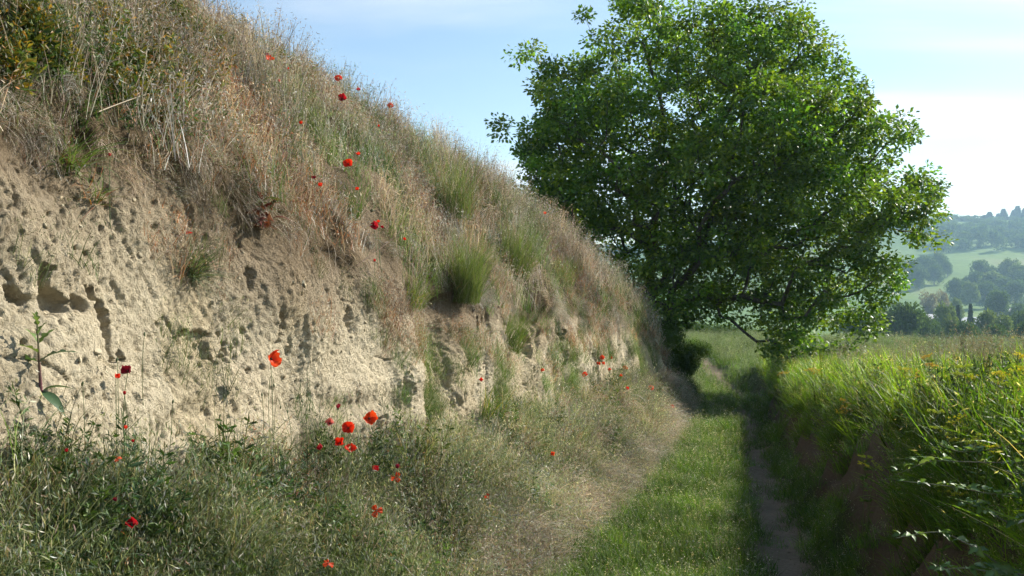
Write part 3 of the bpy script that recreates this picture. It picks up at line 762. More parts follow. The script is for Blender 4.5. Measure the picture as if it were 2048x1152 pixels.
bank_scatter('foot_grass', 'lawn', talus * (1 - sstep(6, 22, svc + patch3 * 10)), 950, 0.2, (0.8, 1.35), 'green grass running up onto the foot of the bank', 0.2, (0.22, 0.06))
bank_scatter('verge_brome', 'dry_grass', talus * (sstep(4.2, 6.5, byc) * sstep(-0.3, 0.5, patch3) + 0.5 * (1 - sstep(3.6, 5.0, byc)) * lowt), 420, 0.4, (0.6, 1.05), 'pale brome with hanging heads among the grass at the bank foot', 0.25, (0.28, 0.08))
bank_scatter('russet_verge', 'rust_grass', talus * sstep(0.0, 0.5, patch2) * sstep(2, 5, byc), 620, 0.4, (0.7, 1.1), 'russet dead stems among the grass at the bank foot')
bank_scatter('leafy_herbs', 'herb', talus * (1 - sstep(5.2, 7.0, byc)) * sstep(e0 - 58, e0 - 14, svc) * sstep(-0.35, 0.3, patch3 + .15) + talus * 0.10, 330, 0.2, (0.65, 1.35), 'dark green leafy poppy foliage along the foot of the bank')
topleft = np.exp(-((ppxc - 130) / 190) ** 2 - ((ppyc - 150) / 120) ** 2) * upper * (byc > 1.5)
bank_scatter('yellowing_weeds', 'yellow_herb', topleft, 420, 0.5, (0.55, 0.95), 'yellowing leafy weeds on the turf at the upper left')
bank_scatter('green_weeds', 'herb', topleft + upper * 0.012 + earc * 0.001, 420, 0.5, (0.5, 0.85), 'green leafy weeds in the turf of the upper bank')
bank_scatter('russet_tufts', 'rust_grass', earc * sstep(0.2, 0.6, patch2 + 0.4 * patch3) * (1 - sstep(18, 20, byc)) * sstep(e0 + 40, e1, svc) * (0.2 + sstep(4.8, 6.5, byc)), 170, 0.7, (0.4, 0.8), 'russet dry tufts spilling down the earth face')
bank_scatter('sparse_grass', 'mixed_grass', earc * sstep(0.35, 0.7, patch3 + 0.5 * patch) * (1 - sstep(18, 20, byc)) * (0.12 + 1.2 * sstep(5.2, 7.5, byc)), 330, 0.7, (0.35, 0.75), 'sparse little grass tufts growing out of the bare earth')

# crumbs of fallen earth
def clod(b, g):
    th = np.arange(6) / 6 * 2 * np.pi; rows_ = []
    for z, r in ((-0.5, .45), (-0.1, .8), (0.3, .65)): rows_.append(np.stack([r * np.cos(th + z), r * np.sin(th + z), np.full(6, z)], 1))
    v = np.concatenate(rows_ + [[(0, 0, .55)]]) * g.uniform(.75, 1.25, (19, 1)); v[:, 2] *= g.uniform(.5, .9)
    f = [(r * 6 + k, r * 6 + (k + 1) % 6, r * 6 + 6 + (k + 1) % 6, r * 6 + 6 + k) for r in (0, 1) for k in range(6)]
    b.add(v, f); b.add(v, [(12 + k, 12 + (k + 1) % 6, 18) for k in range(6)])
def clod_mat():
    m, nt = mat('earth_clods'); L = nt.links.new
    out = nd(nt, 'ShaderNodeOutputMaterial'); p = nd(nt, 'ShaderNodeBsdfPrincipled'); p.inputs['Roughness'].default_value = 0.95; p.inputs['Specular IOR Level'].default_value = 0.1
    ti = nd(nt, 'ShaderNodeAttribute', attribute_name='tint', attribute_type='INSTANCER')
    g = nd(nt, 'ShaderNodeNewGeometry'); n = noise(nt, 60, 4, 0.6, g.outputs['Position'])
    mx = nd(nt, 'ShaderNodeMix', data_type='RGBA', blend_type='MULTIPLY'); mx.inputs[0].default_value = 1
    L(ti.outputs['Color'], mx.inputs[6]); L(ramp(nt, n, [(0.3, (0.75, 0.75, 0.75)), (0.7, (1.1, 1.1, 1.1))]), mx.inputs[7]); L(mx.outputs[2], p.inputs['Base Color']); L(p.outputs[0], out.inputs['Surface'])
    return m
M_clod = clod_mat()
protos('clod', [mk(300 + i, clod, M_clod) for i in range(4)])
p, i, j = cell_sample(PBd, earc * (0.25 + sstep(e0 + 30, e0 - 5, svc)) * AB * vis * (byc < 14), 1500)
scatter('earth_crumbs', 'clod', p, NB[i, j] + rng.normal(0, .4, p.shape), 0.004 + 0.020 * rng.random(len(p)) ** 2.5, np.array([[0.43, 0.36, 0.245]]) * tints(len(p), 0.1, 0.03), 'small crumbs of earth lying on the bare face and its foot')

# lane strip, rut edge, right bank, meadow
Xc, Yc = ev(X), ev(Y); tc_ = Xc - rut_x(Yc); lc_ = Xc - foot_x(Yc)
NG = grid_normals(PG); NG *= np.sign(NG[..., 2:3])
gfall = np.clip(7.0 / np.maximum(Yc, 2.5), 0.18, 1.6) * np.where(Yc < 0.5, 0.1, 1)
gn = fbm(Xc * 1.6, Yc * 1.6, 0, 3, 301)
def ground_scatter(name, key, w, n, k, scl, label, jit=0.2, tint=(0.12, 0.06), grow=0.5):
    p, i, j = cell_sample(PG, w * AG * gfall, n)
    scatter(name, key, p, upv(NG[i, j], k, jit), rng.uniform(*scl, n) * np.clip(p[:, 1] / 9.0, 0.9, 3) ** grow, tints(n, *tint) * np.clip(1 + 0.35 * fbm(p[:, 0] * 1.7, p[:, 1] * 1.7, 0, 3, 212), .5, 1.5)[:, None], label)
strip_w = sstep(-0.16, 0.0, lc_ + gn * 0.12) * (1 - sstep(-0.06, 0.05, tc_ + gn * 0.06)) * (1 - sstep(24, 30, Yc))
ground_scatter('lane_grass', 'lawn', strip_w * (1 + 0.8 * np.exp(-((tc_ + 0.05) / 0.12) ** 2)), 2600, 0.1, (0.75, 1.3), 'short bright green grass on the strip between the wheel ruts', 0.2, (0.2, 0.06))
ground_scatter('lane_edge_grass', 'flat_mixed', strip_w * (np.exp(-(lc_ / 0.25) ** 2) * 0.8 + 0.02 + 0.12 * np.exp(-((tc_ + 0.08) / 0.1) ** 2)), 380, 0.1, (0.4, 0.7), 'longer grass with pale heads fringing the green strip')
verge_w = (np.exp(-((tc_ - 0.66) / 0.12) ** 2) * 0.8 + 0.10 * np.exp(-((tc_ - 0.35) / 0.25) ** 2) * (gn > 0.25)) * (1 - sstep(22, 27, Yc))
ground_scatter('rut_grass', 'lawn', verge_w, 560, 0.1, (0.6, 1.1), 'shaded grass growing along the bare wheel rut')
p, i, j = cell_sample(PG, np.exp(-((tc_ - 0.32) / 0.26) ** 4) * AG * (Yc > 2) * (Yc < 18) * gfall, 900)
scatter('rut_clods', 'clod', p, np.array([[0, 0, 1.0]]) + rng.normal(0, .4, p.shape), 0.005 + 0.022 * rng.random(len(p)) ** 2.5, np.array([[0.24, 0.19, 0.13]]) * tints(len(p), 0.12, 0.03), 'small clods and stones lying in the wheel rut')
rb = sstep(1.12, 1.36, tc_ + gn * 0.10) * (1 - sstep(3.2, 7.0, tc_)) * (1 - sstep(24, 30, Yc))
ground_scatter('bank_grass', 'long_grass', rb * np.where(tc_ < 2.2, 1, .55), 2900, 0.25, (0.75, 1.3), 'long lush green grass on top of the right bank', 0.22, (0.22, 0.08), 0.25)
ground_scatter('hanging_grass', 'long_grass', np.exp(-((tc_ - 1.16) / 0.12) ** 2) * (1 - sstep(22, 26, Yc)) * (0.35 + (gn > 0.0)) + 0.16 * np.exp(-((tc_ - 0.95) / 0.16) ** 2) * (Yc < 20) * sstep(-0.3, 0.3, gn), 900, 0.8, (0.35, 0.75), 'grass leaning out over the shaded earth of the right bank', 0.3, (0.14, 0.06), 0.25)
ground_scatter('bank_herbs', 'herb', rb * sstep(-0.2, 0.4, gn) * (tc_ < 2.8) * (Yc < 11) * (0.4 + 1.2 * (Yc < 6)), 1150, 0.3, (0.8, 1.5), 'leafy green herbs among the grass of the right bank', 0.25, (0.15, 0.08), 0.25)
ground_scatter('seeding_stalks', 'stalks', rb * sstep(1.5, 2.0, tc_) * (Yc > 2.5), 480, 0.1, (0.7, 1.15), 'tall flowering grass stalks along the field edge', 0.08, (0.12, 0.05), 0.1)
fieldw = (sstep(2.6, 4.5, tc_) * (tc_ < 50) + (tc_ < -1.0) * sstep(21, 24, Yc) * (tc_ > -20) + sstep(24, 30, Yc) * (np.abs(tc_) < 5) * (np.abs(tc_ - 0.28) > 0.45) * (np.abs(tc_ + 1.3) > 0.3)) * (1 - sstep(46, 54, Yc)) * (Xc / np.maximum(Yc, 1) < 0.75) * (Xc / np.maximum(Yc, 1) > -.1)
ground_scatter('meadow_grass', 'field', fieldw * (Yc > 2) / gfall * np.clip(18 / np.maximum(Yc, 4), .4, 2), 6000, 0.1, (0.8, 1.3), 'soft green meadow grass beyond the lane', 0.2, (0.10, 0.05), 0.55)

# ------------------------------------------------------------------ trees
def in_poly(x, y, poly):
    c = np.zeros(len(x), bool); n = len(poly); j = n - 1
    for i in range(n):
        xi, yi = poly[i]; xj, yj = poly[j]
        c ^= ((yi > y) != (yj > y)) & (x < (xj - xi) * (y - yi) / (yj - yi + 1e-12) + xi); j = i
    return c
def poly_dist(x, y, poly):
    d = np.full(len(x), 1e9); n = len(poly)
    for i in range(n):
        a = np.array(poly[i], float); b = np.array(poly[(i + 1) % n], float); ab = b - a
        t = np.clip(((x - a[0]) * ab[0] + (y - a[1]) * ab[1]) / (ab @ ab), 0, 1)
        d = np.minimum(d, np.hypot(x - a[0] - t * ab[0], y - a[1] - t * ab[1]))
    return d
def skeleton(trunk_pts, tips, up=0.25):
    """grow branches from the trunk to every tip; returns node positions, parents and pipe-model radii"""
    pos = [np.array(p, float) for p in trunk_pts]; par = [-1] + list(range(len(trunk_pts) - 1))
    depth = [0.0]
    for i in range(1, len(pos)): depth.append(depth[-1] + np.linalg.norm(pos[i] - pos[i - 1]))
    base = pos[0]
    order = np.argsort(np.linalg.norm(tips - np.mean(trunk_pts, axis=0), axis=1))
    for t in tips[order]:
        A = np.array(pos); d = np.linalg.norm(A - t, axis=1)
        # prefer attaching below / inside, so branches point outwards and upwards
        cost = d * (1 + 0.6 * np.clip((A[:, 2] - t[2]) / (d + 1e-6), 0, 1)) + 0.18 * np.array(depth)
        cost[0] += 50; cost[1] += 2
        k = int(np.argmin(cost)); a = pos[k]; L = np.linalg.norm(t - a)
        n = max(1, int(L / 0.35)); mid = (a + t) / 2 + np.array([0, 0, -0.10 * L]) + rng.normal(0, 0.05 * L, 3)
        prev = k
        for s in np.linspace(0, 1, n + 1)[1:]:
            p = (1 - s) ** 2 * a + 2 * s * (1 - s) * mid + s * s * t
            pos.append(p); par.append(prev); depth.append(depth[prev] + L / n); prev = len(pos) - 1
    N = len(pos); r = np.zeros(N); kids = [[] for _ in range(N)]
    for i in range(N):
        if par[i] >= 0: kids[par[i]].append(i)
    for i in range(N - 1, -1, -1):
        r[i] = (sum(r[k] ** 2.35 for k in kids[i])) ** (1 / 2.35) if kids[i] else 0.006
    return np.array(pos), np.array(par), r, kids
def branch_meshes(pos, par, r, kids, rmin, rmax, sides, rs=1.0):
    mb = MB(); done = set()
    for i in range(len(pos)):
        if not (rmin <= r[i] < rmax) or i in done: continue
        chain = [i]; done.add(i)
        while True:
            ks = [k for k in kids[chain[-1]] if rmin <= r[k] < rmax and k not in done]
            if not ks: break
            k = max(ks, key=lambda q: r[q]); chain.append(k); done.add(k)
        if par[chain[0]] >= 0: pts = [pos[par[chain[0]]]] + [pos[k] for k in chain]; rr = [r[chain[0]]] + [r[k] for k in chain]
        else: pts = [pos[k] for k in chain]; rr = [r[k] for k in chain]
        if len(pts) > 1: tube(mb, np.array(pts), np.array(rr) * rs, np.ones(3), sides)
    return mb

OAK_D = 23.0
OUT = [(1160, 45), (1200, 12), (1245, -8), (1300, 20), (1345, 0), (1400, -12), (1450, 2), (1500, 30), (1545, 36), (1590, 55), (1600, 95), (1650, 120), (1665, 165), (1698, 175), (1700, 225), (1760, 235), (1790, 262),
       (1785, 310), (1815, 350), (1840, 380), (1846, 440), (1828, 490), (1775, 510), (1790, 560), (1750, 610), (1745, 655), (1710, 690), (1680, 735), (1560, 742), (1530, 690), (1510, 630), (1440, 640), (1370, 650), (1320, 668),
       (1285, 655), (1240, 600), (1160, 540), (1080, 470), (1020, 400), (1050, 360), (1030, 300), (1010, 268), (1000, 235), (1055, 215), (1050, 165), (1040, 110), (1090, 120), (1130, 100)]
trunk_x = (1292 - CX) / FPX * OAK_D
oz = float(H(trunk_x, OAK_D)); dz_ = drop(trunk_x, OAK_D); oz = max(oz, dz_ if dz_ is not None else oz)
oak = thing('oak_tree', 'large broad oak tree with dense bright green crown beside the lane', 'tree', (trunk_x, OAK_D, oz - 0.05))
O0 = np.array([trunk_x, OAK_D, oz - 0.05])
n_try = 12000
cx_ = rng.uniform(985, 1880, n_try); cy_ = rng.uniform(-10, 745, n_try)
ok = in_poly(cx_, cy_, OUT); cx_, cy_ = cx_[ok], cy_[ok]
dd = poly_dist(cx_, cy_, OUT)
keep = dd > 14 + 34 * np.clip(fbm(cx_ / 70, cy_ / 70, 0, 2, 405) + 0.2, 0, 1); cx_, cy_, dd = cx_[keep], cy_[keep], dd[keep]
half = 4.6 * np.sqrt(1 - (1 - np.clip(dd / 330, 0, 1)) ** 2) * (0.55 + 0.45 * np.clip((745 - cy_) / 500, 0, 1))
s_ = rng.uniform(-1, 1, len(cx_)); s_ = np.sign(s_) * np.abs(s_) ** 0.6              # most foliage near the outer shell
yy = OAK_D + s_ * half
tips = np.stack([(cx_ - CX) / FPX * OAK_D, yy, (HY - cy_) / FPX * OAK_D], 1)
# thin the candidates into separate sprays
sel = []
cellr = 0.43
hashg = {}
for p in tips:
    k = tuple(np.floor(p / cellr).astype(int)); bad = False
    for a in (-1, 0, 1):
        for b in (-1, 0, 1):
            for c in (-1, 0, 1):
                for q in hashg.get((k[0] + a, k[1] + b, k[2] + c), ()):
                    if ((p - q) ** 2).sum() < cellr ** 2: bad = True
    if not bad: hashg.setdefault(k, []).append(p); sel.append(p)
tips = np.array(sel)
# lobes: drop sprays in slow noise hollows so that clumps and gaps form
hol = fbm(tips[:, 0] * 0.75, tips[:, 1] * 0.75, tips[:, 2] * 0.95, 2, 401)
tips = tips[hol > -0.24]
# extra outliers on the crown edge
edge_sprays = [(1876, 372), (1862, 395), (1868, 478), (1845, 350), (998, 245), (1012, 262), (1042, 112), (1062, 100), (1168, 30), (1238, 4), (1284, 8), (1556, 690), (1540, 700), (1575, 715), (1610, 725), (1650, 715),
               (1700, 690), (1740, 655), (1765, 585), (1800, 565), (1752, 640), (1390, 640), (1440, 632), (1345, 640), (1480, 640)]
tips = np.concatenate([tips, [pix(a, b, OAK_D + rng.normal(0, 0.8)) for a, b in edge_sprays]])
tz_ = O0[2]
trunk = [O0, O0 + [0.02, 0, 0.5], O0 + [-0.02, 0.05, 1.1], O0 + [0.03, 0.05, 1.8], O0 + [0.10, 0, 2.6], O0 + [0.12, -0.1, 3.5], O0 + [0.3, -0.1, 4.4], O0 + [0.5, 0, 5.3]]
for (a, b, dy_) in ((1480, 380, 0.6), (1430, 590, -1.0), (1180, 430, 0.8), (1560, 520, -0.4), (1400, 470, 2.0), (1330, 300, -1.6)):    # main limbs first
    tips = np.concatenate([[pix(a, b, OAK_D + dy_)], tips])
pos, par, r, kids = skeleton(trunk, tips); r = np.where(r > 0.0061, r * 0.20 / r[0], r)
tmb = branch_meshes(pos, par, r, kids, 0.085, 9, 9, 1.0); t0_ = tmb.build('trunk', M_bark, oak)
lmb = branch_meshes(pos, par, r, kids, 0.028, 0.085, 6); lo = lmb.build('limbs', M_bark, oak)
wmb = branch_meshes(pos, par, r, kids, 0.0, 0.028, 3); wo = wmb.build('twigs', M_bark, lo); tag(wo, kind='stuff')
NL = 130
ctr = np.repeat(tips, NL, 0); nl = len(ctr)
off = rng.normal(0, 1, (nl, 3)); off /= np.linalg.norm(off, axis=1)[:, None]; off *= (rng.random((nl, 1)) ** 0.45) * np.array([[0.40, 0.40, 0.25]])
off *= np.repeat(rng.uniform(0.7, 1.25, (len(tips), 1)), NL, 0)
lp = ctr + off
ldir = off * 1.4 + rng.normal(0, 0.22, (nl, 3)); ldir[:, 2] -= 0.10
lnrm = off * 1.1 + np.array([[0, 0, 0.55]]) + rng.normal(0, 0.28, (nl, 3))
tint_c = np.repeat(rng.normal(1, 0.2, (len(tips), 1)), NL, 0); yel = np.repeat(rng.normal(0, 0.10, (len(tips), 1)), NL, 0)
lc = pick([(0.098, 0.185, 0.026), (0.135, 0.23, 0.030), (0.068, 0.14, 0.022), (0.185, 0.275, 0.037)], nl) * np.clip(tint_c, .6, 1.5)
lc[:, 0] *= 1 + yel[:, 0]
cr = MB(); Lf = rng.uniform(0.08, 0.145, nl); kites(cr, lp, ldir, Lf, Lf * 0.66, lc, None, 0.10, lnrm)
crown = cr.build('crown', M_oak, oak, smooth=False)
for o in (t0_, lo, crown): o.matrix_parent_inverse = Matrix.Translation(-Vector(O0))
wo.matrix_parent_inverse = Matrix.Identity(4)

# far trees: a few shapes, shared by every tree of that shape
def far_tree(seed, n, rx, rz, zc, lump, leaf, cols, conic=False):
    g = np.random.default_rng(seed); cb = MB(); tb = MB()
    if conic:
        z = g.random(n) ** 0.75; rad = (1 - z) * rx * (0.35 + 0.65 * g.random(n)); th = g.random(n) * 6.28
        tier = 0.5 + 0.5 * np.sin(z * 40); rad = rad * (0.55 + 0.45 * tier)
        p = np.stack([rad * np.cos(th), rad * np.sin(th), 0.08 + z * 0.92], 1); d = np.stack([np.cos(th), np.sin(th), -0.3 + 0 * th], 1)
    else:
        k = lump; cc = g.normal(0, 1, (k, 3)); cc /= np.linalg.norm(cc, axis=1)[:, None]; cc *= g.uniform(0.35, 0.72, (k, 1))
        w = g.integers(0, k, n); d = g.normal(0, 1, (n, 3)); d /= np.linalg.norm(d, axis=1)[:, None]
        lr = g.uniform(0.26, 0.46, k)
        p = cc[w] + d * (lr[w] * g.random(n) ** 0.35)[:, None]
        p = p * np.array([rx, rx, rz]) + np.array([0, 0, zc])
        p[:, 2] = np.maximum(p[:, 2], 0.02 + 0.05 * g.random(n))
    kites(cb, p, d + g.normal(0, .5, (n, 3)), g.uniform(leaf * .6, leaf * 1.3, n), leaf * .7, pick(cols, n, g), g, 0.2)
    tube(tb, [(0, 0, -0.05), (0.01, 0, 0.25), (0, 0.01, 0.6)], [0.035, 0.028, 0.012], np.array([0.08, 0.06, 0.045]), 6)
    return cb.mesh('crown', M_fartree, False), tb.mesh('trunk', M_bark)
FG = [(0.060, 0.108, 0.028), (0.085, 0.138, 0.036), (0.045, 0.085, 0.024)]
FG2 = [(0.13, 0.19, 0.06), (0.16, 0.21, 0.07), (0.11, 0.16, 0.05)]
FP = [(0.20, 0.17, 0.11), (0.24, 0.20, 0.14), (0.17, 0.15, 0.09)]
FC = [(0.025, 0.05, 0.025), (0.035, 0.06, 0.03)]
SH = {'round': far_tree(1, 5200, 0.46, 0.46, 0.52, 16, 0.05, FG), 'broad': far_tree(2, 5200, 0.62, 0.44, 0.50, 20, 0.05, FG), 'light': far_tree(3, 4200, 0.42, 0.46, 0.54, 14, 0.05, FG2),
      'pale': far_tree(4, 3000, 0.44, 0.44, 0.52, 12, 0.05, FP), 'spruce': far_tree(5, 2600, 0.20, 1, 0, 1, 0.05, FC, True), 'slim': far_tree(6, 3600, 0.27, 0.48, 0.52, 14, 0.045, FG2)}
def tree_at(name, shape, px, pytop, y, wpx, label, group=None, cat='tree', sink=0.0):
    x = (px - CX) / FPX * y; z = float(H(x, y)) - sink; h = 1.13 * max(1.0, (HY - pytop) / FPX * y - z)
    w = wpx / FPX * y; base = {'round': 0.92, 'broad': 1.2, 'light': 0.84, 'pale': 0.88, 'spruce': 0.4, 'slim': 0.54}[shape]
    t = thing(name, label, cat, (x, y, z), group)
    c = mkobj('crown', SH[shape][0], t); b = mkobj('trunk', SH[shape][1], t)
    for o in (c, b): o.scale = (w / base, w / base, h); 
    c.rotation_euler = (0, 0, rng.random() * 6.28)
    return t
G1 = 'trees in the valley beyond the field'
for a in [('valley_tree', 'broad', 1725, 618, 130, 110, 'dark broad tree half hidden behind the lower right edge of the oak crown'),
          ('valley_tree', 'round', 1790, 600, 140, 105, 'dark round tree in the shade just right of the oak, tallest of its group'),
          ('valley_tree', 'broad', 1845, 622, 150, 80, 'dark green tree on the right flank of the shaded group beside the oak'),
          ('valley_tree', 'light', 1890, 612, 190, 62, 'lighter green tree standing in front of the pale shed roofs'),
          ('conifer', 'spruce', 1916, 622, 210, 24, 'small dark conifer between the pale shed roofs'),
          ('conifer', 'spruce', 1941, 620, 220, 26, 'dark conifer just right of the middle shed roof'),
          ('valley_tree', 'light', 1975, 625, 170, 70, 'bright green tree behind the flowering grass stalks near the right edge'),
          ('valley_tree', 'slim', 2010, 632, 165, 46, 'slim pale green tree in front of the rightmost shed'),
          ('valley_tree', 'round', 2046, 618, 180, 60, 'green tree cut by the right edge of the picture'),
          ('valley_tree', 'broad', 1935, 642, 140, 70, 'low wide tree in front of the middle shed'),
          ('valley_tree', 'round', 2000, 646, 135, 64, 'rounded tree low behind the flowering stalks near the right edge'),
          ('valley_tree', 'slim', 1905, 634, 150, 34, 'slim tree between the dark group and the middle shed'),
          ('valley_tree', 'broad', 2052, 640, 130, 80, 'broad dark tree at the right edge behind the flowering bank'),
          ('valley_tree', 'round', 1868, 640, 165, 60, 'low dark tree at the foot of the lighter valley tree'),
          ('valley_tree', 'round', 1992, 578, 330, 50, 'dark rounded tree standing alone at the foot of the hillside scrub'),
          ('valley_tree', 'pale', 1861, 586, 340, 44, 'greyish brown bare looking tree left of its twin above the sheds'),
          ('valley_tree', 'pale', 1886, 584, 345, 40, 'greyish brown bare looking tree right of its twin above the sheds'),
          ('valley_tree', 'light', 1912, 600, 300, 30, 'small bluish green tree beside the greyish brown pair'),
          ('valley_tree', 'round', 2030, 605, 300, 40, 'dark green tree above the rightmost shed roof')]:
    tree_at(*a, group=G1)
G2 = 'bushes on the hillside meadow'
for px_, pt, y_, wp, lb in [(1822, 520, 560, 46, 'leftmost bush of the hillside clump beside the oak leaves'), (1850, 511, 585, 50, 'tall middle bush of the hillside clump on the meadow'), (1880, 506, 600, 44, 'highest bush of the hillside clump on the meadow'),
                            (1868, 528, 560, 44, 'low front bush of the hillside clump on the meadow'), (1838, 535, 540, 40, 'lowest bush of the hillside clump on the meadow'), (1895, 522, 590, 26, 'small right bush of the hillside clump')]:
    tree_at('hillside_bush', 'broad', px_, pt, y_, wp, lb, G2, 'bush', 1.0)
G3 = 'scrub on the right hillside'
lbs = ['upper left end of the scrub belt on the right hillside', 'crest of the scrub belt below the hilltop meadow', 'pointed left tip of the scrub belt on the right hillside', 'middle of the scrub belt on the right hillside',
       'right end of the scrub belt at the picture edge', 'lower middle of the hillside scrub belt', 'lower right corner of the hillside scrub belt', 'pale top right of the hillside scrub belt', 'lower left of the scrub belt above the lone round tree', 'small bush in the centre of the scrub belt']
for (px_, pt, y_, wp, sh), lb in zip([(1945, 540, 500, 40, 'round'), (1968, 518, 540, 50, 'round'), (1915, 556, 470, 46, 'broad'), (1985, 545, 490, 56, 'light'), (2040, 530, 520, 56, 'light'), (1970, 562, 450, 56, 'broad'), (2030, 560, 455, 70, 'broad'),
                                      (2020, 520, 540, 50, 'light'), (1940, 566, 440, 44, 'light'), (2005, 553, 480, 40, 'round')], lbs):
    tree_at('hillside_bush', sh, px_, pt, y_, wp, 'bush at the ' + lb, G3, 'bush', 1.0)
G4 = 'conifers on the hilltop'
for k, (px_, pt, wp) in enumerate([(1968, 432, 15), (1979, 426, 17), (1996, 429, 13), (2007, 421, 18), (2027, 423, 15), (2035, 416, 19), (2049, 420, 16)]):
    tree_at('conifer', 'spruce', px_, pt, 960 + 12 * (k % 3), wp * 1.7, ['leftmost', 'second', 'third', 'fourth', 'fifth', 'sixth', 'rightmost'][k] + ' dark conifer spire on the hilltop skyline, counted from the left', G4, 'tree', 3)
# the wood on the hill reads as one mass
wd = MB(); cm = SH['broad'][0]; cv = np.empty(len(cm.vertices) * 3); cm.vertices.foreach_get('co', cv); cv = cv.reshape(-1, 3)
wcol = np.empty(len(cm.vertices) * 4); cm.color_attributes['col'].data.foreach_get('color', wcol); wcol = wcol.reshape(-1, 4)[:, :3]
g = np.random.default_rng(77)
wtop = [(1000, 500), (1700, 470), (1840, 462), (1862, 448), (1900, 440), (1925, 446), (1960, 437), (2048, 432), (2400, 425), (2900, 450)]
for k in range(560):
    y_ = g.uniform(700, 1010); px_ = g.uniform(1500, 2300)
    if k > 470: px_ = g.uniform(1100, 1560); y_ = g.uniform(600, 1000)
    x_ = (px_ - CX) / FPX * y_
    if y_ < 800 and px_ < 1850 + g.normal(0, 15): continue
    z_ = float(H(x_, y_)) - 2
    ht = g.uniform(12, 19); top = (HY - np.interp(px_, [a for a, b in wtop], [b for a, b in wtop])) / FPX * y_
    ht = min(ht, max(7, top - z_)); w_ = g.uniform(11, 19)
    th = g.random() * 6.28; ct, st = math.cos(th), math.sin(th)
    sub = g.permutation(5200)[:420]; idx4 = (sub[:, None] * 4 + np.arange(4)).ravel()
    v = cv[idx4].copy(); c0 = v.reshape(-1, 4, 3); m_ = c0.mean(1, keepdims=True); v = (m_ + (c0 - m_) * 2.6).reshape(-1, 3)
    v = np.stack([(v[:, 0] * ct - v[:, 1] * st) * w_ / 1.2 + x_, (v[:, 0] * st + v[:, 1] * ct) * w_ / 1.2 + y_, v[:, 2] * ht + z_], 1)
    f = np.arange(420)[:, None] * 4 + np.array([[0, 1, 2]]); f2 = np.arange(420)[:, None] * 4 + np.array([[0, 2, 3]])
    wd.add(v, np.concatenate([f, f2]), wcol[idx4] * g.uniform(0.75, 1.35))
tag(wd.build('wood', M_fartree, smooth=False), 'mixed wood covering the top of the far hill', kind='stuff')

SH['shrub'] = far_tree(11, 9000, 0.55, 0.44, 0.48, 22, 0.034, [(0.06, 0.11, 0.02), (0.085, 0.14, 0.03), (0.05, 0.09, 0.02)])
def shrub(px, pytop, y, wpx, label):
    x = (px - CX) / FPX * y; z = drop(x, y); z = float(H(x, y)) if z is None else z
    t = thing('shrub', label, 'shrub', (x, y, z - 0.05), 'shrubs around the oak'); h = max(0.5, (HY - pytop) / FPX * y - z); w = wpx / FPX * y
    for nm, me in (('foliage', SH['shrub'][0]), ('stem', SH['shrub'][1])):
        o = mkobj(nm, me, t); o.scale = (w / 1.1, w / 1.1, h * 1.03); o.rotation_euler = (0, 0, rng.random() * 6)
shrub(1322, 652, 19.6, 80, 'dark leafy shrub on the end of the bank below the oak trunk')
shrub(1283, 612, 18.6, 60, 'dark bushy growth hanging at the very end of the bank crest')
shrub(1300, 600, 22.0, 150, 'dense dark undergrowth around the foot of the oak trunk')
shrub(1362, 655, 23.5, 90, 'sunlit shrub right of the oak trunk under the low branches')
shrub(1395, 668, 33.0, 70, 'dark round bush in the shade at the far edge of the meadow path')
shrub(1376, 735, 21.5, 44, 'small bush on the left edge of the lane below the oak')

shrub(1440, 640, 56.0, 110, 'dark bush closing the view under the middle of the oak crown')
shrub(1500, 646, 58.0, 90, 'smaller dark bush right of the one under the middle of the oak crown')
shrub(1375, 636, 55.0, 120, 'dark bush at the left end of the hedge seen under the oak crown')

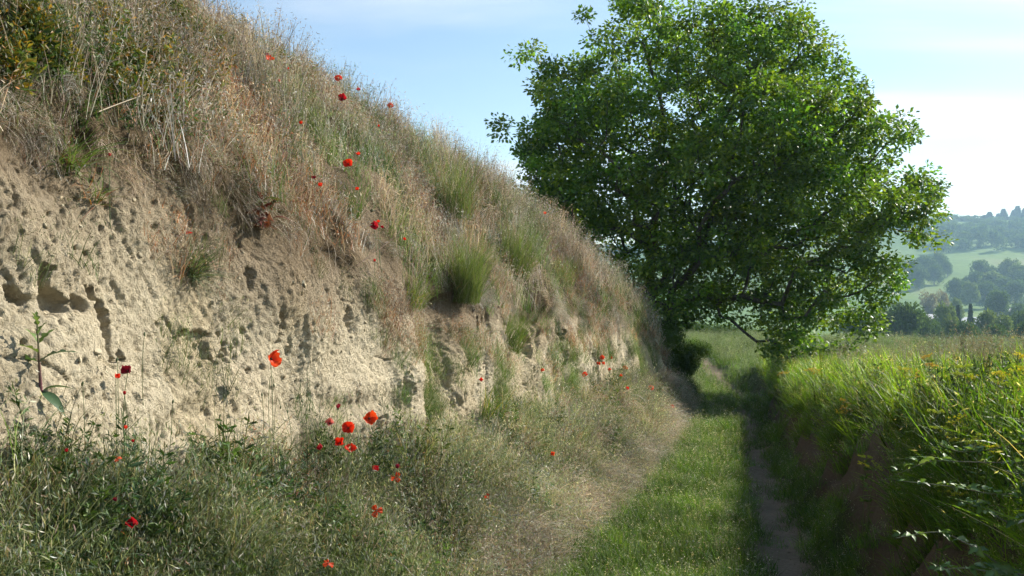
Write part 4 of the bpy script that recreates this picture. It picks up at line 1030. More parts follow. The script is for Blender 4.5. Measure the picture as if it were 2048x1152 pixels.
# sheds in the valley
M_wall = plain('rendered_wall', (0.24, 0.23, 0.22)); M_roof = plain('pale_sheet_roof', (0.26, 0.28, 0.31), 0.7); M_door = plain('dark_door', (0.12, 0.13, 0.15)); M_tile = plain('grey_roof', (0.34, 0.33, 0.34), 0.6)
def box(mb, a, b):
    (x0, y0, z0), (x1, y1, z1) = a, b
    v = [(x0, y0, z0), (x1, y0, z0), (x1, y1, z0), (x0, y1, z0), (x0, y0, z1), (x1, y0, z1), (x1, y1, z1), (x0, y1, z1)]
    mb.add(v, [(0, 3, 2, 1), (4, 5, 6, 7), (0, 1, 5, 4), (1, 2, 6, 5), (2, 3, 7, 6), (3, 0, 4, 7)])
def shed(px, py, y, w, d, hw, hr, rz, label, roof):
    x = (px - CX) / FPX * y; z = (HY - py) / FPX * y - hw - hr; gz = float(H(x, y)); z = gz if gz > z - 3 else z
    z = gz
    t = thing('shed', label, 'building', (x, y, z), 'sheds in the valley'); t.rotation_euler = (0, 0, rz)
    m = MB(); box(m, (-w / 2, -d / 2, -2), (w / 2, d / 2, hw)); m.build('wall', M_wall, t, False)
    m = MB(); e = 0.4
    v = [(-w / 2 - e, -d / 2 - e, hw), (w / 2 + e, -d / 2 - e, hw), (w / 2 + e, 0, hw + hr), (-w / 2 - e, 0, hw + hr), (-w / 2 - e, d / 2 + e, hw), (w / 2 + e, d / 2 + e, hw)]
    v = v + [(a, b, c + 0.15) for a, b, c in v]
    m.add(v, [(6, 7, 8, 9), (9, 8, 11, 10), (3, 2, 1, 0), (4, 5, 2, 3), (0, 1, 7, 6), (5, 4, 10, 11)]); m.add([v[i] for i in (0, 6, 9, 3, 10, 4)], [(0, 1, 2, 3), (3, 2, 4, 5)]); m.add([v[i] for i in (1, 7, 8, 2, 11, 5)], [(3, 2, 1, 0), (5, 4, 2, 3)])
    m.build('roof', roof, t, False)
    m = MB(); box(m, (-1.6, -d / 2 - 0.06, 0), (1.6, -d / 2 + 0.02, hw * 0.75)); m.build('door', M_door, t, False)
    for k in (-1, 1):
        m = MB(); box(m, (k * w * .32 - .8, -d / 2 - .05, hw * .35), (k * w * .32 + .8, -d / 2 + .02, hw * .75)); m.build('window', M_door, t, False)
shed(1866, 632, 300, 12, 9, 4.5, 2.5, 0.2, 'pale grey shed at the left of the valley sheds, mostly behind trees', M_tile)
shed(1930, 618, 300, 12, 9, 3.6, 2.4, 0.25, 'long shed with pale roof between the two valley conifers', M_roof)
shed(2034, 628, 280, 14, 10, 3.4, 2.4, -0.2, 'wide shed with pale blue grey roof near the right edge', M_roof)
shed(2012, 612, 360, 14, 9, 3.5, 2.5, 0.1, 'small shed with tan wall farthest back by the hillside', M_tile)

# ------------------------------------------------------------------ poppies
def petal_mesh(name, L, Wd, cup, ruf, seed, c0, c1, blotch=True):
    g = np.random.default_rng(seed); nu, nv = 7, 8; mb = MB()
    u = np.linspace(0, 1, nu)[:, None]; v = np.linspace(-1, 1, nv)[None]
    w = Wd * (0.16 + 0.84 * np.sin(np.clip(u, 0, 1) * 1.75) ** 0.8)
    edge = 1 - 0.16 * v ** 2 + 0.05 * np.sin(v * 7 + g.random() * 6)
    rr = L * u * edge; ang = cup * u ** 0.8
    x = rr * np.cos(ang * 0.9); z = rr * np.sin(ang * 0.9) + ruf * L * u ** 2 * np.sin(v * 6.5 + g.random() * 6) * 0.35 + 0.10 * L * v ** 2 * u
    y = w * v * 0.5 + 0 * u
    P = np.stack(np.broadcast_arrays(x, y, z), -1)
    c = np.asarray(c0) * (1 - u[..., None]) + np.asarray(c1) * u[..., None] + 0 * v[..., None]
    c = c * (1 + 0.12 * np.sin(v * 22)[..., None])
    if blotch: c = np.where((u < 0.18)[..., None] & (np.abs(v) < 2)[..., None], np.array([0.03, 0.005, 0.01]), c)
    mb.add(P.reshape(-1, 3), grid_faces(nu, nv), c.reshape(-1, 3)); return mb.mesh(name, M_petal)
SCAR = ((0.55, 0.02, 0.008), (0.74, 0.045, 0.012)); ORNG = ((0.62, 0.05, 0.01), (0.80, 0.10, 0.02)); CRIM = ((0.28, 0.008, 0.018), (0.42, 0.016, 0.03)); WINE = ((0.10, 0.005, 0.02), (0.20, 0.012, 0.03)); PINKW = ((0.45, 0.02, 0.03), (0.62, 0.32, 0.30))
HUE = {'scarlet': SCAR, 'orange': ORNG, 'crimson': CRIM, 'wine': WINE, 'faded': PINKW}
PET = {}
def petals(hue, form):
    k = (hue, form)
    if k not in PET:
        cup, ruf, Wd = {'open': (0.55, 0.35, 1.25), 'cup': (1.05, 0.25, 1.15), 'shut': (1.42, 0.18, 0.75), 'ragged': (-0.35, 0.6, 0.9)}[form]
        PET[k] = [petal_mesh('petal', 1.0, Wd, cup + 0.1 * i, ruf, 500 + i + hash(hue) % 7 * 0 + len(hue) * 3, *HUE[hue], blotch=(form == 'cup' and i == 1)) for i in range(3)]
    return PET[k]
cmb_ = MB(); tube(cmb_, [(0, 0, -.05), (0, 0, .12), (0, 0, .3), (0, 0, .34)], [0.08, 0.15, 0.17, 0.04], np.array([0.10, 0.13, 0.06]), 8); CAPS = cmb_.mesh('seed_capsule', M_stem)
smb = MB(); gg = np.random.default_rng(9); th = gg.random(60) * 6.28; dS = np.stack([np.cos(th), np.sin(th), gg.uniform(.5, 1.4, 60)], 1); kites(smb, dS * 0.05, dS, 0.34, 0.05, np.tile([0.015, 0.008, 0.02], (60, 1)), gg); STAM = smb.mesh('stamens', M_stem)
smb = MB(); tube(smb, [(0, 0, -0.5), (0, 0, -0.35), (0, 0, 0), (0, 0, .32), (0, 0, .5)], [0.05, 0.2, 0.27, 0.18, 0.02], np.array([0.10, 0.13, 0.055]), 7); BUDM = smb.mesh('bud', M_stem)
def stem_mesh(a, b, sag, r=0.0016, hook=False, cols=None):
    a, b = np.asarray(a, float), np.asarray(b, float); m = MB()
    if hook:
        top = b + np.array([-0.02, 0, 0.045]); pts = np.concatenate([bez(a, (a + top) / 2 + sag, top, 8), bez(top, b + np.array([-.003, 0, .06]), b, 6)[1:]])
    else: pts = bez(a, (a + b) / 2 + sag, b, 9)
    tube(m, pts, np.linspace(r * 1.3, r * 0.8, len(pts)), np.array([0.13, 0.17, 0.07]), 4)
    return m.mesh('stem', M_stem)
def stem_base(px, py, L):
    """where a stem of about L metres under this pixel meets the ground"""
    h = ray(px, py)
    d0 = h[0][1] if h is not None else 8.0
    for _ in range(4):
        hb = ray(px + rng.normal(0, 4), py + L * FPX / d0)
        if hb is not None: d0 = hb[0][1]
    if hb is None: hb = (pix(px, py + 100, d0), None, 0)
    return hb[0]
def poppy(px, py, size, hue, form, face, label, L=0.24, name='poppy', group='poppies on and below the bank'):
    L = L + (0.22 if py > 780 else 0.10)
    b = stem_base(px, py, L); y = max(1.5, b[1] - 0.03); head = pix(px, py, y)
    t = thing(name, label, 'poppy', tuple(b), group)
    mkobj('stem', stem_mesh((0, 0, -0.03), head - b, rng.normal(0, 0.02, 3)), t)
    R = size / FPX * y * 0.5 * 1.02
    R = min(max(R, 0.012), 0.05)
    fx, fy, fz = face; zv = Vector(face).normalized(); q = zv.to_track_quat('Z', 'Y')
    base_m = Matrix.Translation(Vector(head - b)) @ q.to_matrix().to_4x4()
    if form == 'bud':
        o = mkobj('bud', BUDM, t); o.matrix_local = base_m @ Matrix.Scale(R * 1.5, 4)
        o2 = mkobj('petal', petals(hue, 'shut')[0], t); o2.matrix_local = base_m @ Matrix.Rotation(1.0, 4, 'Z') @ Matrix.Scale(R * 1.5, 4)
        o3 = mkobj('petal', petals(hue, 'shut')[1], t); o3.matrix_local = base_m @ Matrix.Rotation(4.1, 4, 'Z') @ Matrix.Scale(R * 1.5, 4)
        return t
    P = petals(hue, form); a0 = rng.random() * 6
    n = 4 if form != 'ragged' else 3
    for k in range(n):
        o = mkobj('petal', P[k % 3], t)
        o.matrix_local = base_m @ Matrix.Rotation(a0 + k * 2 * math.pi / n + rng.normal(0, .12), 4, 'Z') @ Matrix.Rotation(rng.normal(0, .12), 4, 'Y') @ Matrix.Scale(R * (1.0 if k % 2 else 1.12), 4)
    for nm, me in (('seed_capsule', CAPS), ('stamens', STAM)):
        o = mkobj(nm, me, t); o.matrix_local = base_m @ Matrix.Scale(R * 0.55, 4)
    return t
UP, FRT, RT, LF = (0.2, -0.5, 0.85), (0.1, -0.95, 0.3), (0.8, -0.45, 0.4), (-0.6, -0.6, 0.5)
POPS = [
 (541, 718, 40, 'orange', 'open', (0.75, -0.35, 0.25), 'orange red poppy in full bloom on tall stem, alone against bare earth', .40),
 (232, 753, 16, 'scarlet', 'cup', RT, 'small scarlet poppy touching a dark crimson one on the left earth face', .22),
 (256, 743, 27, 'wine', 'cup', (0, -0.8, 0.5), 'dark wine red fading poppy in front of the left earth face', .24),
 (249, 789, 14, 'crimson', 'shut', UP, 'half closed crimson poppy just below the dark wine red one', .2),
 (252, 857, 12, 'scarlet', 'shut', UP, 'small red poppy in leaves below the half closed crimson one', .2),
 (266, 884, 10, 'crimson', 'shut', UP, 'tiny crimson poppy head in silvery grass at left', .2),
 (130, 902, 16, 'crimson', 'shut', RT, 'narrow closed crimson poppy furthest left in the grass', .22),
 (234, 917, 16, 'orange', 'ragged', UP, 'ragged orange red poppy low in the left grass', .2),
 (231, 1002, 16, 'wine', 'shut', UP, 'closed purplish crimson poppy in the lower left grass', .2),
 (264, 1050, 31, 'crimson', 'cup', (0.1, -0.9, 0.4), 'large crimson cup shaped poppy with pale rims in the bottom left grass', .2),
 (660, 846, 22, 'faded', 'cup', FRT, 'withered red and white poppy left of the scarlet group', .24),
 (697, 856, 27, 'scarlet', 'open', FRT, 'bright scarlet poppy in the middle of the foreground group', .26),
 (738, 837, 30, 'orange', 'open', (0.3, -0.9, 0.3), 'orange scarlet poppy at the upper right of the foreground group', .26),
 (679, 887, 28, 'scarlet', 'cup', (0.1, -0.8, 0.6), 'pleated scarlet poppy low in the foreground group', .24),
 (700, 900, 24, 'scarlet', 'open', (0.2, -0.6, 0.8), 'red poppy lowest right in the foreground group', .22),
 (643, 896, 18, 'crimson', 'cup', LF, 'small dark red poppy at the left end of the foreground group', .22),
 (750, 942, 20, 'crimson', 'cup', UP, 'crimson poppy by itself below the foreground group', .2),
 (794, 936, 18, 'wine', 'shut', UP, 'wilted dark purple poppy head above an orange one', .24),
 (792, 955, 20, 'orange', 'ragged', FRT, 'orange poppy under the wilted purple head', .2),
 (753, 1021, 24, 'orange', 'ragged', FRT, 'ragged orange poppy in dense green grass low in the middle', .2),
 (656, 1127, 22, 'orange', 'ragged', UP, 'drooping orange poppy at the bottom edge of the picture', .2),
 (676, 816, 12, 'wine', 'bud', UP, 'dark crimson poppy bud standing above the foreground group', .3),
 (540, 120, 18, 'orange', 'open', UP, 'orange red poppy in pale grass high on the bank', .22),
 (533, 112, 11, 'wine', 'shut', UP, 'dark closed poppy touching the orange one high on the bank', .22),
 (676, 158, 15, 'scarlet', 'open', FRT, 'round red poppy standing against the sky on the bank crest', .24),
 (685, 198, 19, 'crimson', 'open', FRT, 'deep red poppy just below the round one on the bank crest', .22),
 (716, 181, 11, 'crimson', 'cup', UP, 'small dull red poppy right of the deep red one near the crest', .2),
 (781, 213, 13, 'scarlet', 'open', FRT, 'pinkish red poppy rightmost on the skyline of the bank', .24),
 (574, 138, 9, 'scarlet', 'shut', RT, 'tiny salmon red poppy in grey grass below the crest', .2),
 (557, 162, 9, 'faded', 'shut', RT, 'tiny pink white poppy on a pale stem high on the bank', .2),
 (601, 248, 13, 'scarlet', 'shut', UP, 'narrow closed red poppy in the upper middle of the bank', .2),
 (697, 328, 20, 'scarlet', 'open', FRT, 'largest red poppy on the middle of the grassy bank', .24),
 (716, 310, 11, 'scarlet', 'cup', UP, 'small red poppy just above the largest one on the grassy bank', .22),
 (757, 254, 9, 'scarlet', 'shut', UP, 'tiny red poppy near bramble stems below the skyline', .2),
 (627, 357, 11, 'wine', 'cup', UP, 'dark wine poppy beside a bright one at mid bank', .2),
 (640, 372, 12, 'scarlet', 'cup', UP, 'bright red poppy below the dark wine one at mid bank', .2),
 (714, 380, 11, 'scarlet', 'cup', UP, 'red poppy at the right of a leafy green plant on the bank', .2),
 (748, 452, 18, 'crimson', 'open', FRT, 'largest flower of the cluster of three poppies on the russet slope', .2),
 (764, 456, 9, 'crimson', 'cup', UP, 'right small flower of the cluster of three on the russet slope', .2),
 (756, 445, 9, 'scarlet', 'cup', UP, 'upper small flower of the cluster of three on the russet slope', .2),
 (809, 480, 9, 'scarlet', 'cup', UP, 'small red poppy in front of a dark hollow on the slope', .2),
 (749, 523, 10, 'scarlet', 'shut', UP, 'lowest small red poppy on the russet slope', .18),
 (377, 464, 13, 'scarlet', 'ragged', UP, 'red poppy in the grass tuft growing on the earth face', .15),
 (220, 312, 12, 'crimson', 'shut', UP, 'closed crimson poppy at the turf edge top left', .18),
 (1089, 428, 9, 'orange', 'cup', UP, 'orange poppy against the dark oak on the bank skyline', .24),
 (962, 760, 12, 'scarlet', 'cup', FRT, 'red poppy on top of a leafy green plant below the earth face', .25),
 (1084, 741, 10, 'scarlet', 'cup', FRT, 'red poppy against the fluted earth right of the leafy plant', .25),
 (1105, 907, 14, 'orange', 'cup', FRT, 'orange red poppy among straw low on the verge', .2),
 (975, 993, 11, 'scarlet', 'ragged', FRT, 'small red poppy lowest in the straw of the verge', .18),
 (1169, 749, 11, 'scarlet', 'open', FRT, 'red poppy left of the far poppy group by the fluted earth', .25),
 (1196, 727, 10, 'scarlet', 'cup', FRT, 'left flower of the far poppy group under the bank', .25),
 (1206, 727, 10, 'orange', 'cup', FRT, 'middle flower of the far poppy group under the bank', .25),
 (1204, 715, 10, 'scarlet', 'open', FRT, 'top left flower of the far poppy group under the bank', .28),
 (1221, 715, 10, 'scarlet', 'open', FRT, 'top right flower of the far poppy group under the bank', .28),
 (1218, 740, 9, 'scarlet', 'cup', FRT, 'lowest flower of the far poppy group under the bank', .22),
 (1250, 737, 11, 'orange', 'open', UP, 'orange poppy right of the far group on the verge', .25),
 (1254, 777, 10, 'scarlet', 'cup', FRT, 'red poppy beside a tiny white flower on the far verge', .22),
 (1301, 776, 12, 'scarlet', 'open', FRT, 'tall red poppy at the edge of the tree shade', .25),
 (1297, 797, 9, 'scarlet', 'ragged', UP, 'small red poppy below the tall one at the tree shade', .2),
 (1344, 815, 12, 'scarlet', 'open', UP, 'rightmost red poppy beside the lane', .22),
 (1241, 752, 8, 'scarlet', 'cup', FRT, 'tiny red poppy under the orange one on the far verge', .2)]
for px_, py_, sz, hue, form, fc, lb, L in POPS: poppy(px_, py_, sz, hue, form, fc, lb, L)
BUDS = [(548, 771, 'nodding bud right of the tall orange red poppy stem', 1), (524, 789, 'upright bud at the foot of the tall orange red poppy', 0), (561, 815, 'hooked bud below the tall orange red poppy', 1), (575, 823, 'hooked bud second right of the tall poppy stem', 1), (604, 802, 'bud on thin hook in the middle between the two poppy groups', 1),
        (619, 819, 'lower hooked bud between the two poppy groups', 1), (690, 797, 'nodding bud above the crimson bud of the foreground group', 1), (702, 829, 'long horizontal bud over the foreground group', 0), (773, 854, 'round bud right of the orange scarlet poppy', 0), (289, 668, 'capsule on a long thin stem above the left fading poppy', 0),
        (234, 719, 'bud on a straight stem above the small scarlet poppy at left', 0), (448, 792, 'upright bud in the grass left of the tall poppy', 0), (346, 803, 'upright bud over the left grass', 0), (165, 767, 'dark round capsule in sparse grass at far left', 0), (440, 832, 'low bud amid leaves left of the tall poppy', 0), (755, 884, 'bud close right of the foreground poppy group', 0)]
for px_, py_, lb, hk in BUDS:
    b = stem_base(px_, py_, 0.30); y = b[1] - 0.05; hd = pix(px_, py_, y)
    t = thing('poppy_bud', 'green poppy ' + lb, 'poppy bud', tuple(b), 'green poppy buds in the foreground')
    mkobj('stem', stem_mesh((0, 0, -0.03), hd - b, rng.normal(0, 0.02, 3), 0.0013, bool(hk)), t)
    o = mkobj('bud', BUDM, t); o.location = hd - b; o.scale = (0.017, 0.017, 0.02); o.rotation_euler = (math.pi + rng.normal(0, .3) if hk else rng.normal(0, .4), rng.normal(0, .3), 0)

# ------------------------------------------------------------------ single plants
def lobed_leaf(name, L, Wd, lobes, col, bend=0.3, sharp=0.55, m=None):
    n = lobes * 4 + 3; t = np.linspace(0, 1, n); mb = MB()
    env = np.sin(np.pi * np.clip(t, 0, 1) ** 0.75) * 0.9 + 0.06; saw = 1 - sharp * (0.5 + 0.5 * np.cos(t * lobes * 2 * np.pi))
    w = Wd * .5 * env * saw; z = bend * L * (t - t ** 2 * 1.6)
    V = np.concatenate([np.stack([t * L, w, z + w * .35], 1), np.stack([t * L, 0 * t, z], 1), np.stack([t * L, -w, z + w * .35], 1)])
    k = np.arange(n - 1); F = np.concatenate([np.stack([k, k + n, k + n + 1, k + 1], 1), np.stack([k + n, k + 2 * n, k + 2 * n + 1, k + n + 1], 1)])
    c = np.tile(col, (3 * n, 1)); c[n:2 * n] *= 1.3
    mb.add(V, F, c); return mb.mesh(name, m or M_leaf)
# wild lettuce on the earth face
b = ray(82, 772)[0]; top = pix(74, 634, b[1] - 0.02) - b
pl = thing('wild_lettuce', 'spiny leaved green plant with purple stem rooted in the bare earth at left', 'plant', tuple(b))
m = MB(); st_ = bez((0, 0, -0.02), np.array([0.012, -0.04, top[2] * .5]), top, 9); tube(m, st_, np.linspace(0.006, 0.0028, 9), np.linspace((0.16, 0.05, 0.07), (0.14, 0.17, 0.06), 9), 6); m.build('stem', M_stem, pl)
LM = [lobed_leaf('leaf', 1, 0.42, 4, (0.055, 0.10, 0.045), .35, .7), lobed_leaf('leaf', 1, 0.34, 1, (0.06, 0.11, 0.05), .3, .1), lobed_leaf('leaf', 1, 0.45, 3, (0.12, 0.18, 0.05), .2, .7)]
for (s, az, el, L, k) in [(.04, 2.9, -.5, .10, 1), (.05, -.2, -.6, .11, 1), (.08, 0.6, .2, .09, 1), (.12, 3.6, .1, .08, 0), (.42, 3.1, .15, .105, 0), (.45, 0.1, .45, .12, 0), (.55, 4.2, .5, .08, 2), (.65, 1.0, .8, .07, 2), (.72, 3.0, .9, .07, 2), (.8, -.4, .9, .06, 2), (.88, 2.2, 1.1, .055, 2), (.94, 4.5, 1.2, .05, 2)]:
    o = mkobj('leaf', LM[k], pl); p = st_[int(s * 8)]; L *= 1.15; o.location = p; o.scale = (L, L, L); o.rotation_euler = (rng.normal(0, .3), -el, az)
# red dock at the turf edge
b = ray(520, 440)[0]
pl = thing('dock_plant', 'dock plant with red and bronze leaves at the turf edge above the earth face', 'plant', tuple(b))
DM = [lobed_leaf('leaf', 1, 0.3, 1, c, .5, .05) for c in ((0.16, 0.03, 0.02), (0.17, 0.07, 0.06), (0.20, 0.06, 0.02), (0.09, 0.11, 0.035), (0.12, 0.04, 0.03))]
m = MB(); tube(m, [(0, 0, -.05), (0.02, -.03, .03), (0.03, -.06, .10)], [.006, .005, .003], np.array([0.2, 0.07, 0.05]), 5); m.build('stem', M_stem, pl)
for k in range(30):
    o = mkobj('leaf', DM[k % 5], pl); L = rng.uniform(.06, .13); o.location = (rng.normal(.01, .035), rng.normal(-.04, .03), rng.uniform(-.06, .10)); o.scale = (L, L, L)
    o.rotation_euler = (rng.normal(0, .5), rng.uniform(-.9, .9), rng.uniform(-2.4, 1.0))
# tussocks
def tussock(px, py, n, L, W, lean, droop, cols, label, out=0.25, rad=0.10, name='grass_tussock', dead=40, tips=None):
    h = ray(px, py); b, nn = h[0], h[1]
    t = thing(name, label, 'grass tussock', tuple(b), 'grass tussocks on the bank')
    g = np.random.default_rng(int(px)); m = MB()
    blades(m, n, rad, L, W, lean, droop, cols, tips, seg=6, g=g, wpow=0.55, z0=-0.05)
    o = m.build('blades', M_blade, t); ax = Vector((nn[0] * out, nn[1] * out, 1)).normalized(); o.rotation_euler = ax.to_track_quat('Z', 'Y').to_euler()
    if dead:
        m = MB(); blades(m, dead, rad * 1.1, (L[0] * .5, L[1] * .6), (0.002, 0.004), (0.9, .3), (1.1, .4), STRAW + RUST, seg=5, g=g, z0=-0.03); m.build('dead_blades', M_dryo, t)
        P_ = None
    return t
M_dryo = foliage('dead_blades', False, 0.28, 0.6, 0.3, (1.1, 1.0, 0.8))
TUS = [(0.10, 0.165, 0.035), (0.12, 0.185, 0.05), (0.08, 0.135, 0.03), (0.16, 0.19, 0.08)]
tussock(925, 590, 700, (.35, .80), (.0025, .005), (.20, .16), (.62, .35), TUS + GRY, 'bright green upright grass tussock, tallest on the middle of the bank', .25, .16)
tussock(1025, 545, 640, (.35, .85), (.0025, .005), (.20, .16), (.62, .35), TUS + GRY, 'broad green tussock on the bank right of the tallest one', .25, .2)
tussock(905, 425, 520, (.35, .85), (.0025, .005), (.20, .16), (.62, .35), TUS + GRY, 'greyish green tussock high on the bank near the crest', .2, .2)
tussock(1020, 690, 260, (.25, .55), (.003, .005), (.18, .12), (.5, .2), TUS, 'green tussock growing out of the earth face on the right', .5, .12)
tussock(1120, 560, 260, (.25, .5), (.003, .005), (.2, .15), (.5, .2), TUS + GRY, 'dark green grass patch at the far end of the turf edge', .3, .2)
tussock(820, 600, 200, (.18, .42), (.003, .006), (.25, .18), (.7, .3), TUS + [(0.20, 0.20, 0.05)], 'yellow green tussock hanging on the lower slope in the middle', .5, .12)
tussock(385, 535, 300, (.10, .27), (.003, .005), (.6, .35), (.8, .35), [(0.09, 0.13, 0.06), (0.12, 0.16, 0.08), (0.10, 0.12, 0.07)], 'spiky blue green grass tuft isolated on the bare earth face', .9, .05)
tussock(135, 320, 120, (.14, .34), (.004, .008), (.5, .3), (.9, .4), TUS, 'broad bladed green tuft hanging over the earth at upper left', .8, .06)
tussock(190, 385, 70, (.08, .2), (.003, .006), (.6, .3), (.9, .4), TUS + RUST, 'small drooping tuft on the earth face below the turf at upper left', .8, .04)
tussock(690, 420, 160, (.12, .32), (.003, .006), (.2, .15), (.5, .2), HG + GRN, 'leafy green clump beside the largest red poppy on the bank', .3, .12)
tussock(970, 820, 240, (.15, .38), (.003, .007), (.3, .2), (.8, .3), HG + GRN + [(0.35, 0.28, 0.04)], 'dark green leafy clump with yellowing blades below the earth face', .2, .18)
tussock(1180, 930, 200, (.15, .36), (.002, .004), (.5, .25), (.9, .3), GRY + STRAW, 'grey green mound of grass bulging over the straw beside the lane', .3, .22)
tussock(1430, 775, 260, (.2, .45), (.006, .012), (.3, .2), (.6, .3), LIME + GRN, 'bright leafy clump in the middle of the lane where it bends', 0, .5)
# roots hanging out of the turf edge
m = MB(); g = np.random.default_rng(55)
for k in range(90):
    px_ = g.choice([g.uniform(240, 480), g.uniform(560, 760), g.uniform(100, 1000)]); py_ = np.interp(px_, [0, 300, 560, 780, 1040], [250, 290, 440, 560, 600]) + g.normal(0, 14)
    h = ray(px_, py_)
    if h is None: continue
    a = h[0] - h[1] * 0.0; L = g.uniform(.08, .32); e = a + np.array([g.normal(0.05, .07), g.normal(-.03, .06), -L]); mid = (a + e) / 2 + h[1] * g.uniform(.0, .07)
    hb = ray(CX + FPX * e[0] / e[1], HY - FPX * e[2] / e[1])
    if hb is not None: e = hb[0] + hb[1] * 0.01
    p = bez(a, mid, e, 8) + g.normal(0, .004, (8, 3)); tube(m, p, np.linspace(.0018, .0007, 8), np.array([0.34, 0.27, 0.19]) * g.uniform(.6, 1.2), 3)
o = m.build('hanging_roots', M_stem); tag(o, 'thin pale roots and dead stems hanging from the turf edge', kind='stuff')
# dry canes lying in the grass of the slope
for (pts_, lb, r0) in [([(655, 275), (760, 305), (850, 265)], 'thin brown bramble cane arching over the upper bank', .003), ([(640, 350), (730, 350), (830, 330)], 'thin brown cane lying across the middle of the slope', .0025), ([(520, 172), (560, 168), (598, 155)], 'pale bleached dead stem high on the bank', .003),
                       ([(170, 225), (260, 212), (338, 192)], 'pale bleached dead stem sticking out over the turf at upper left', .003), ([(235, 180), (250, 280), (272, 395)], 'long thin straw hanging down over the earth face at left', .0014), ([(700, 545), (790, 470), (840, 405)], 'dark dead cane slanting up the russet slope', .0025)]:
    pp = []
    for px_, py_ in pts_:
        h = ray(px_, py_); pp.append(h[0] + h[1] * 0.10 if h is not None else pix(px_, py_, 8.5))
    b = pp[0]; m = MB(); tube(m, bez(np.zeros(3), (pp[1] - b) * 1.1, pp[2] - b, 12), np.linspace(r0, r0 * .5, 12), np.array([0.36, 0.29, 0.2]) if 'pale' in lb or 'straw' in lb else np.array([0.14, 0.08, 0.05]), 4)
    o = m.build('dead_stem', M_stem); o.location = b; tag(o, lb, 'dead stem', 'dead stems on the bank')

# ------------------------------------------------------------------ right bank: yellow umbels, brambles
YL = [(0.70, 0.62, 0.05), (0.62, 0.60, 0.05), (0.72, 0.54, 0.04)]; OR_ = [(0.50, 0.32, 0.05), (0.58, 0.44, 0.05), (0.40, 0.24, 0.06)]; YG = [(0.40, 0.47, 0.05), (0.33, 0.41, 0.05)]
def umbel(seed, cols):
    g = np.random.default_rng(seed); m = MB()
    for k in range(14):
        th = g.random() * 6.28; rr = 0.055 * math.sqrt(g.random()); e = np.array([rr * math.cos(th), rr * math.sin(th), 0.05 + g.normal(0, .006)])
        tube(m, bez((0, 0, 0), e * .5 + np.array([0, 0, -.004]), e, 4), .0008, np.array([0.16, 0.2, 0.06]), 3)
        n = 16; d = g.normal(0, 1, (n, 3)); d[:, 2] = np.abs(d[:, 2]); kites(m, e + d * .003, d, g.uniform(.006, .011, n), .006, pick(cols, n, g), g)
    return m.mesh('flower_head', M_flower)
UM = {'yellow': [umbel(1, YL), umbel(2, YL)], 'orange': [umbel(3, OR_), umbel(4, OR_ + YL)], 'lime': [umbel(5, YG), umbel(6, YG + YL)]}
FLW = [(1965, 712, 'orange', 5, 'orange yellow flowering spurge on the skyline of the right bank'), (2030, 730, 'yellow', 7, 'big yellow orange flowering spurge at the right edge, highest of all'), (1925, 745, 'lime', 5, 'lime yellow spurge under the orange one on the bank top'), (1995, 762, 'lime', 6, 'lime yellow spurge in the thick of the bank top near the right edge'),
       (1895, 862, 'lime', 4, 'lime yellow flower head by itself on the right bank face'), (1940, 838, 'lime', 4, 'yellow green flower head above the bramble on the right bank'), (1690, 815, 'orange', 3, 'orange yellow flower among grass at the middle of the right bank'), (1745, 925, 'lime', 3, 'small yellow green flower over the shaded earth of the right bank'),
       (1885, 965, 'lime', 4, 'yellow green flower head between the bramble shoots'), (1860, 728, 'orange', 4, 'rusty orange flowers left on the skyline of the right bank'), (1565, 748, 'orange', 4, 'rusty flowers at the far end of the right bank under the oak'), (1620, 742, 'orange', 4, 'rusty orange flowers on the bank edge right of the oak branch'),
       (1800, 745, 'lime', 4, 'lime flowers on the bank top left of the rusty orange ones'), (2040, 800, 'lime', 5, 'lime yellow flowers cut by the right edge of the picture'), (1960, 880, 'lime', 4, 'lime flowers just over the long bramble shoot')]
for px_, py_, hue, n, lb in FLW:
    b = stem_base(px_, py_, 0.55); y = b[1] - 0.06; hd = pix(px_, py_, y) - b; sc_ = max(0.8, min(1.3, y / 8)); n = min(n, 3)
    t = thing('spurge_plant', lb, 'flowering plant', tuple(b), 'yellow flowering plants on the right bank')
    m = MB(); lf = MB(); g = np.random.default_rng(int(px_)); ends = []
    for k in range(n):
        e = hd + np.array([g.normal(0, .07) * sc_, g.normal(0, .08), g.normal(0, .03)]) if k else hd
        p = bez((g.normal(0, .02), g.normal(0, .02), -.04), hd * .5 + g.normal(0, .02, 3), e - np.array([0, 0, .05]), 8); tube(m, p, np.linspace(.003, .0014, 8), np.array([0.13, 0.16, 0.05]), 4); ends.append(p[-1])
        q = p[g.integers(1, 8, 22)]; d = g.normal(0, 1, (22, 3)); d[:, 2] = np.abs(d[:, 2]) * .5; kites(lf, q, d, g.uniform(.03, .06, 22), .012, pick(LIME + GRN, 22, g), g)
    m.build('stem', M_stem, t); lf.build('foliage', M_leaf, t)
    for k, e in enumerate(ends):
        o = mkobj('flower_head', UM[hue][k % 2], t); o.location = e; o.scale = (sc_, sc_, sc_); o.rotation_euler = (g.normal(0, .3), g.normal(0, .3), g.random() * 6)
BL = [lobed_leaf('leaf', 1, 0.62, 3, c, .25, .35) for c in ((0.11, 0.19, 0.04), (0.14, 0.23, 0.05), (0.085, 0.15, 0.04), (0.17, 0.24, 0.09))]
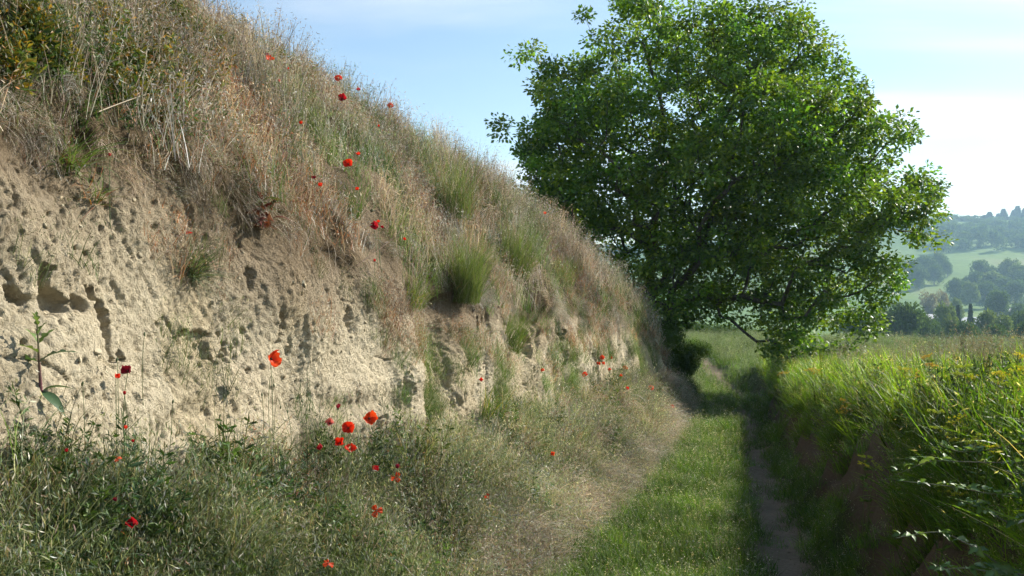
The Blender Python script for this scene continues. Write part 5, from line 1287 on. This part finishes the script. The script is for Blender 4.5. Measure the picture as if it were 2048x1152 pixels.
BRM = [([(2045, 1165, 3.15), (1960, 1100, 3.2), (1880, 1060, 3.25), (1792, 1076, 3.3)], 'bramble shoot arching low over the bottom right corner', 13),
       ([(2075, 985, 3.5), (1990, 990, 3.5), (1900, 972, 3.6), (1802, 962, 3.7)], 'long bramble shoot crossing the right bank in the middle', 15),
       ([(2070, 925, 3.6), (1960, 925, 3.7), (1860, 920, 3.8), (1790, 950, 3.9)], 'bramble shoot just above the long one on the right bank', 12),
       ([(2060, 1150, 3.0), (1990, 1145, 3.05), (1930, 1135, 3.1), (1870, 1140, 3.15)], 'leafy bramble tip at the very bottom near the right corner', 14),
       ([(2070, 880, 3.7), (1980, 900, 3.8), (1920, 905, 3.9), (1880, 890, 4.0)], 'upper bramble shoot with pale stem on the right bank', 12),
       ([(2075, 1030, 3.4), (2020, 1050, 3.4), (1960, 1010, 3.5), (1920, 1005, 3.6)], 'short shaded bramble shoot between the two long ones', 12)]
for pts_, lb, nlf in BRM:
    P_ = np.array([pix(a, c, d) for a, c, d in pts_]); g = np.random.default_rng(int(pts_[0][0] + pts_[0][1]))
    # the root end runs back into the bank
    hz = drop(P_[0][0] + 0.25, P_[0][1]); rootp = np.array([P_[0][0] + 0.25, P_[0][1], (hz if hz is not None else P_[0][2]) - 0.02])
    P_ = np.concatenate([[rootp], P_]); tt_ = np.linspace(0, 1, len(P_)); td_ = np.linspace(0, 1, 22)
    C_ = np.stack([smooth_curve(np.stack([tt_, P_[:, c]], 1), td_, 0.14) for c in range(3)], 1) - rootp
    t = thing('bramble_shoot', lb, 'bramble', tuple(rootp), 'bramble shoots on the right bank')
    m = MB(); tube(m, C_, np.linspace(.0036, .0014, 22), np.linspace((0.17, 0.12, 0.09), (0.26, 0.27, 0.16), 22), 5); m.build('stem', M_stem, t)
    for k in range(nlf):
        s = g.uniform(.25, 1); i = int(s * 21); az = g.uniform(0, 6.28)
        for q in range(3):
            o = mkobj('leaf', BL[g.integers(0, 4)], t); L = g.uniform(.028, .06) * (1.15 - .5 * s) * (1.2 if q == 1 else 1)
            o.location = C_[i] + np.array([math.cos(az), math.sin(az), .3]) * .018; o.scale = (L, L, L); o.rotation_euler = (g.normal(0, .4), g.uniform(-.7, .5), az + (q - 1) * .95)

# ------------------------------------------------------------------ haze
hz = MB(); box(hz, (-1500, -60, -26), (2300, 1400, 112))
m, nt = mat('haze'); out = nd(nt, 'ShaderNodeOutputMaterial'); pv = nd(nt, 'ShaderNodeVolumePrincipled')
pv.inputs['Color'].default_value = (0.52, 0.77, 1.0, 1); pv.inputs['Density'].default_value = 0.00033; pv.inputs['Anisotropy'].default_value = 0.25
nt.links.new(pv.outputs[0], out.inputs['Volume'])
o = hz.build('haze', m, smooth=False); tag(o, 'bluish morning haze over the valley', kind='stuff')
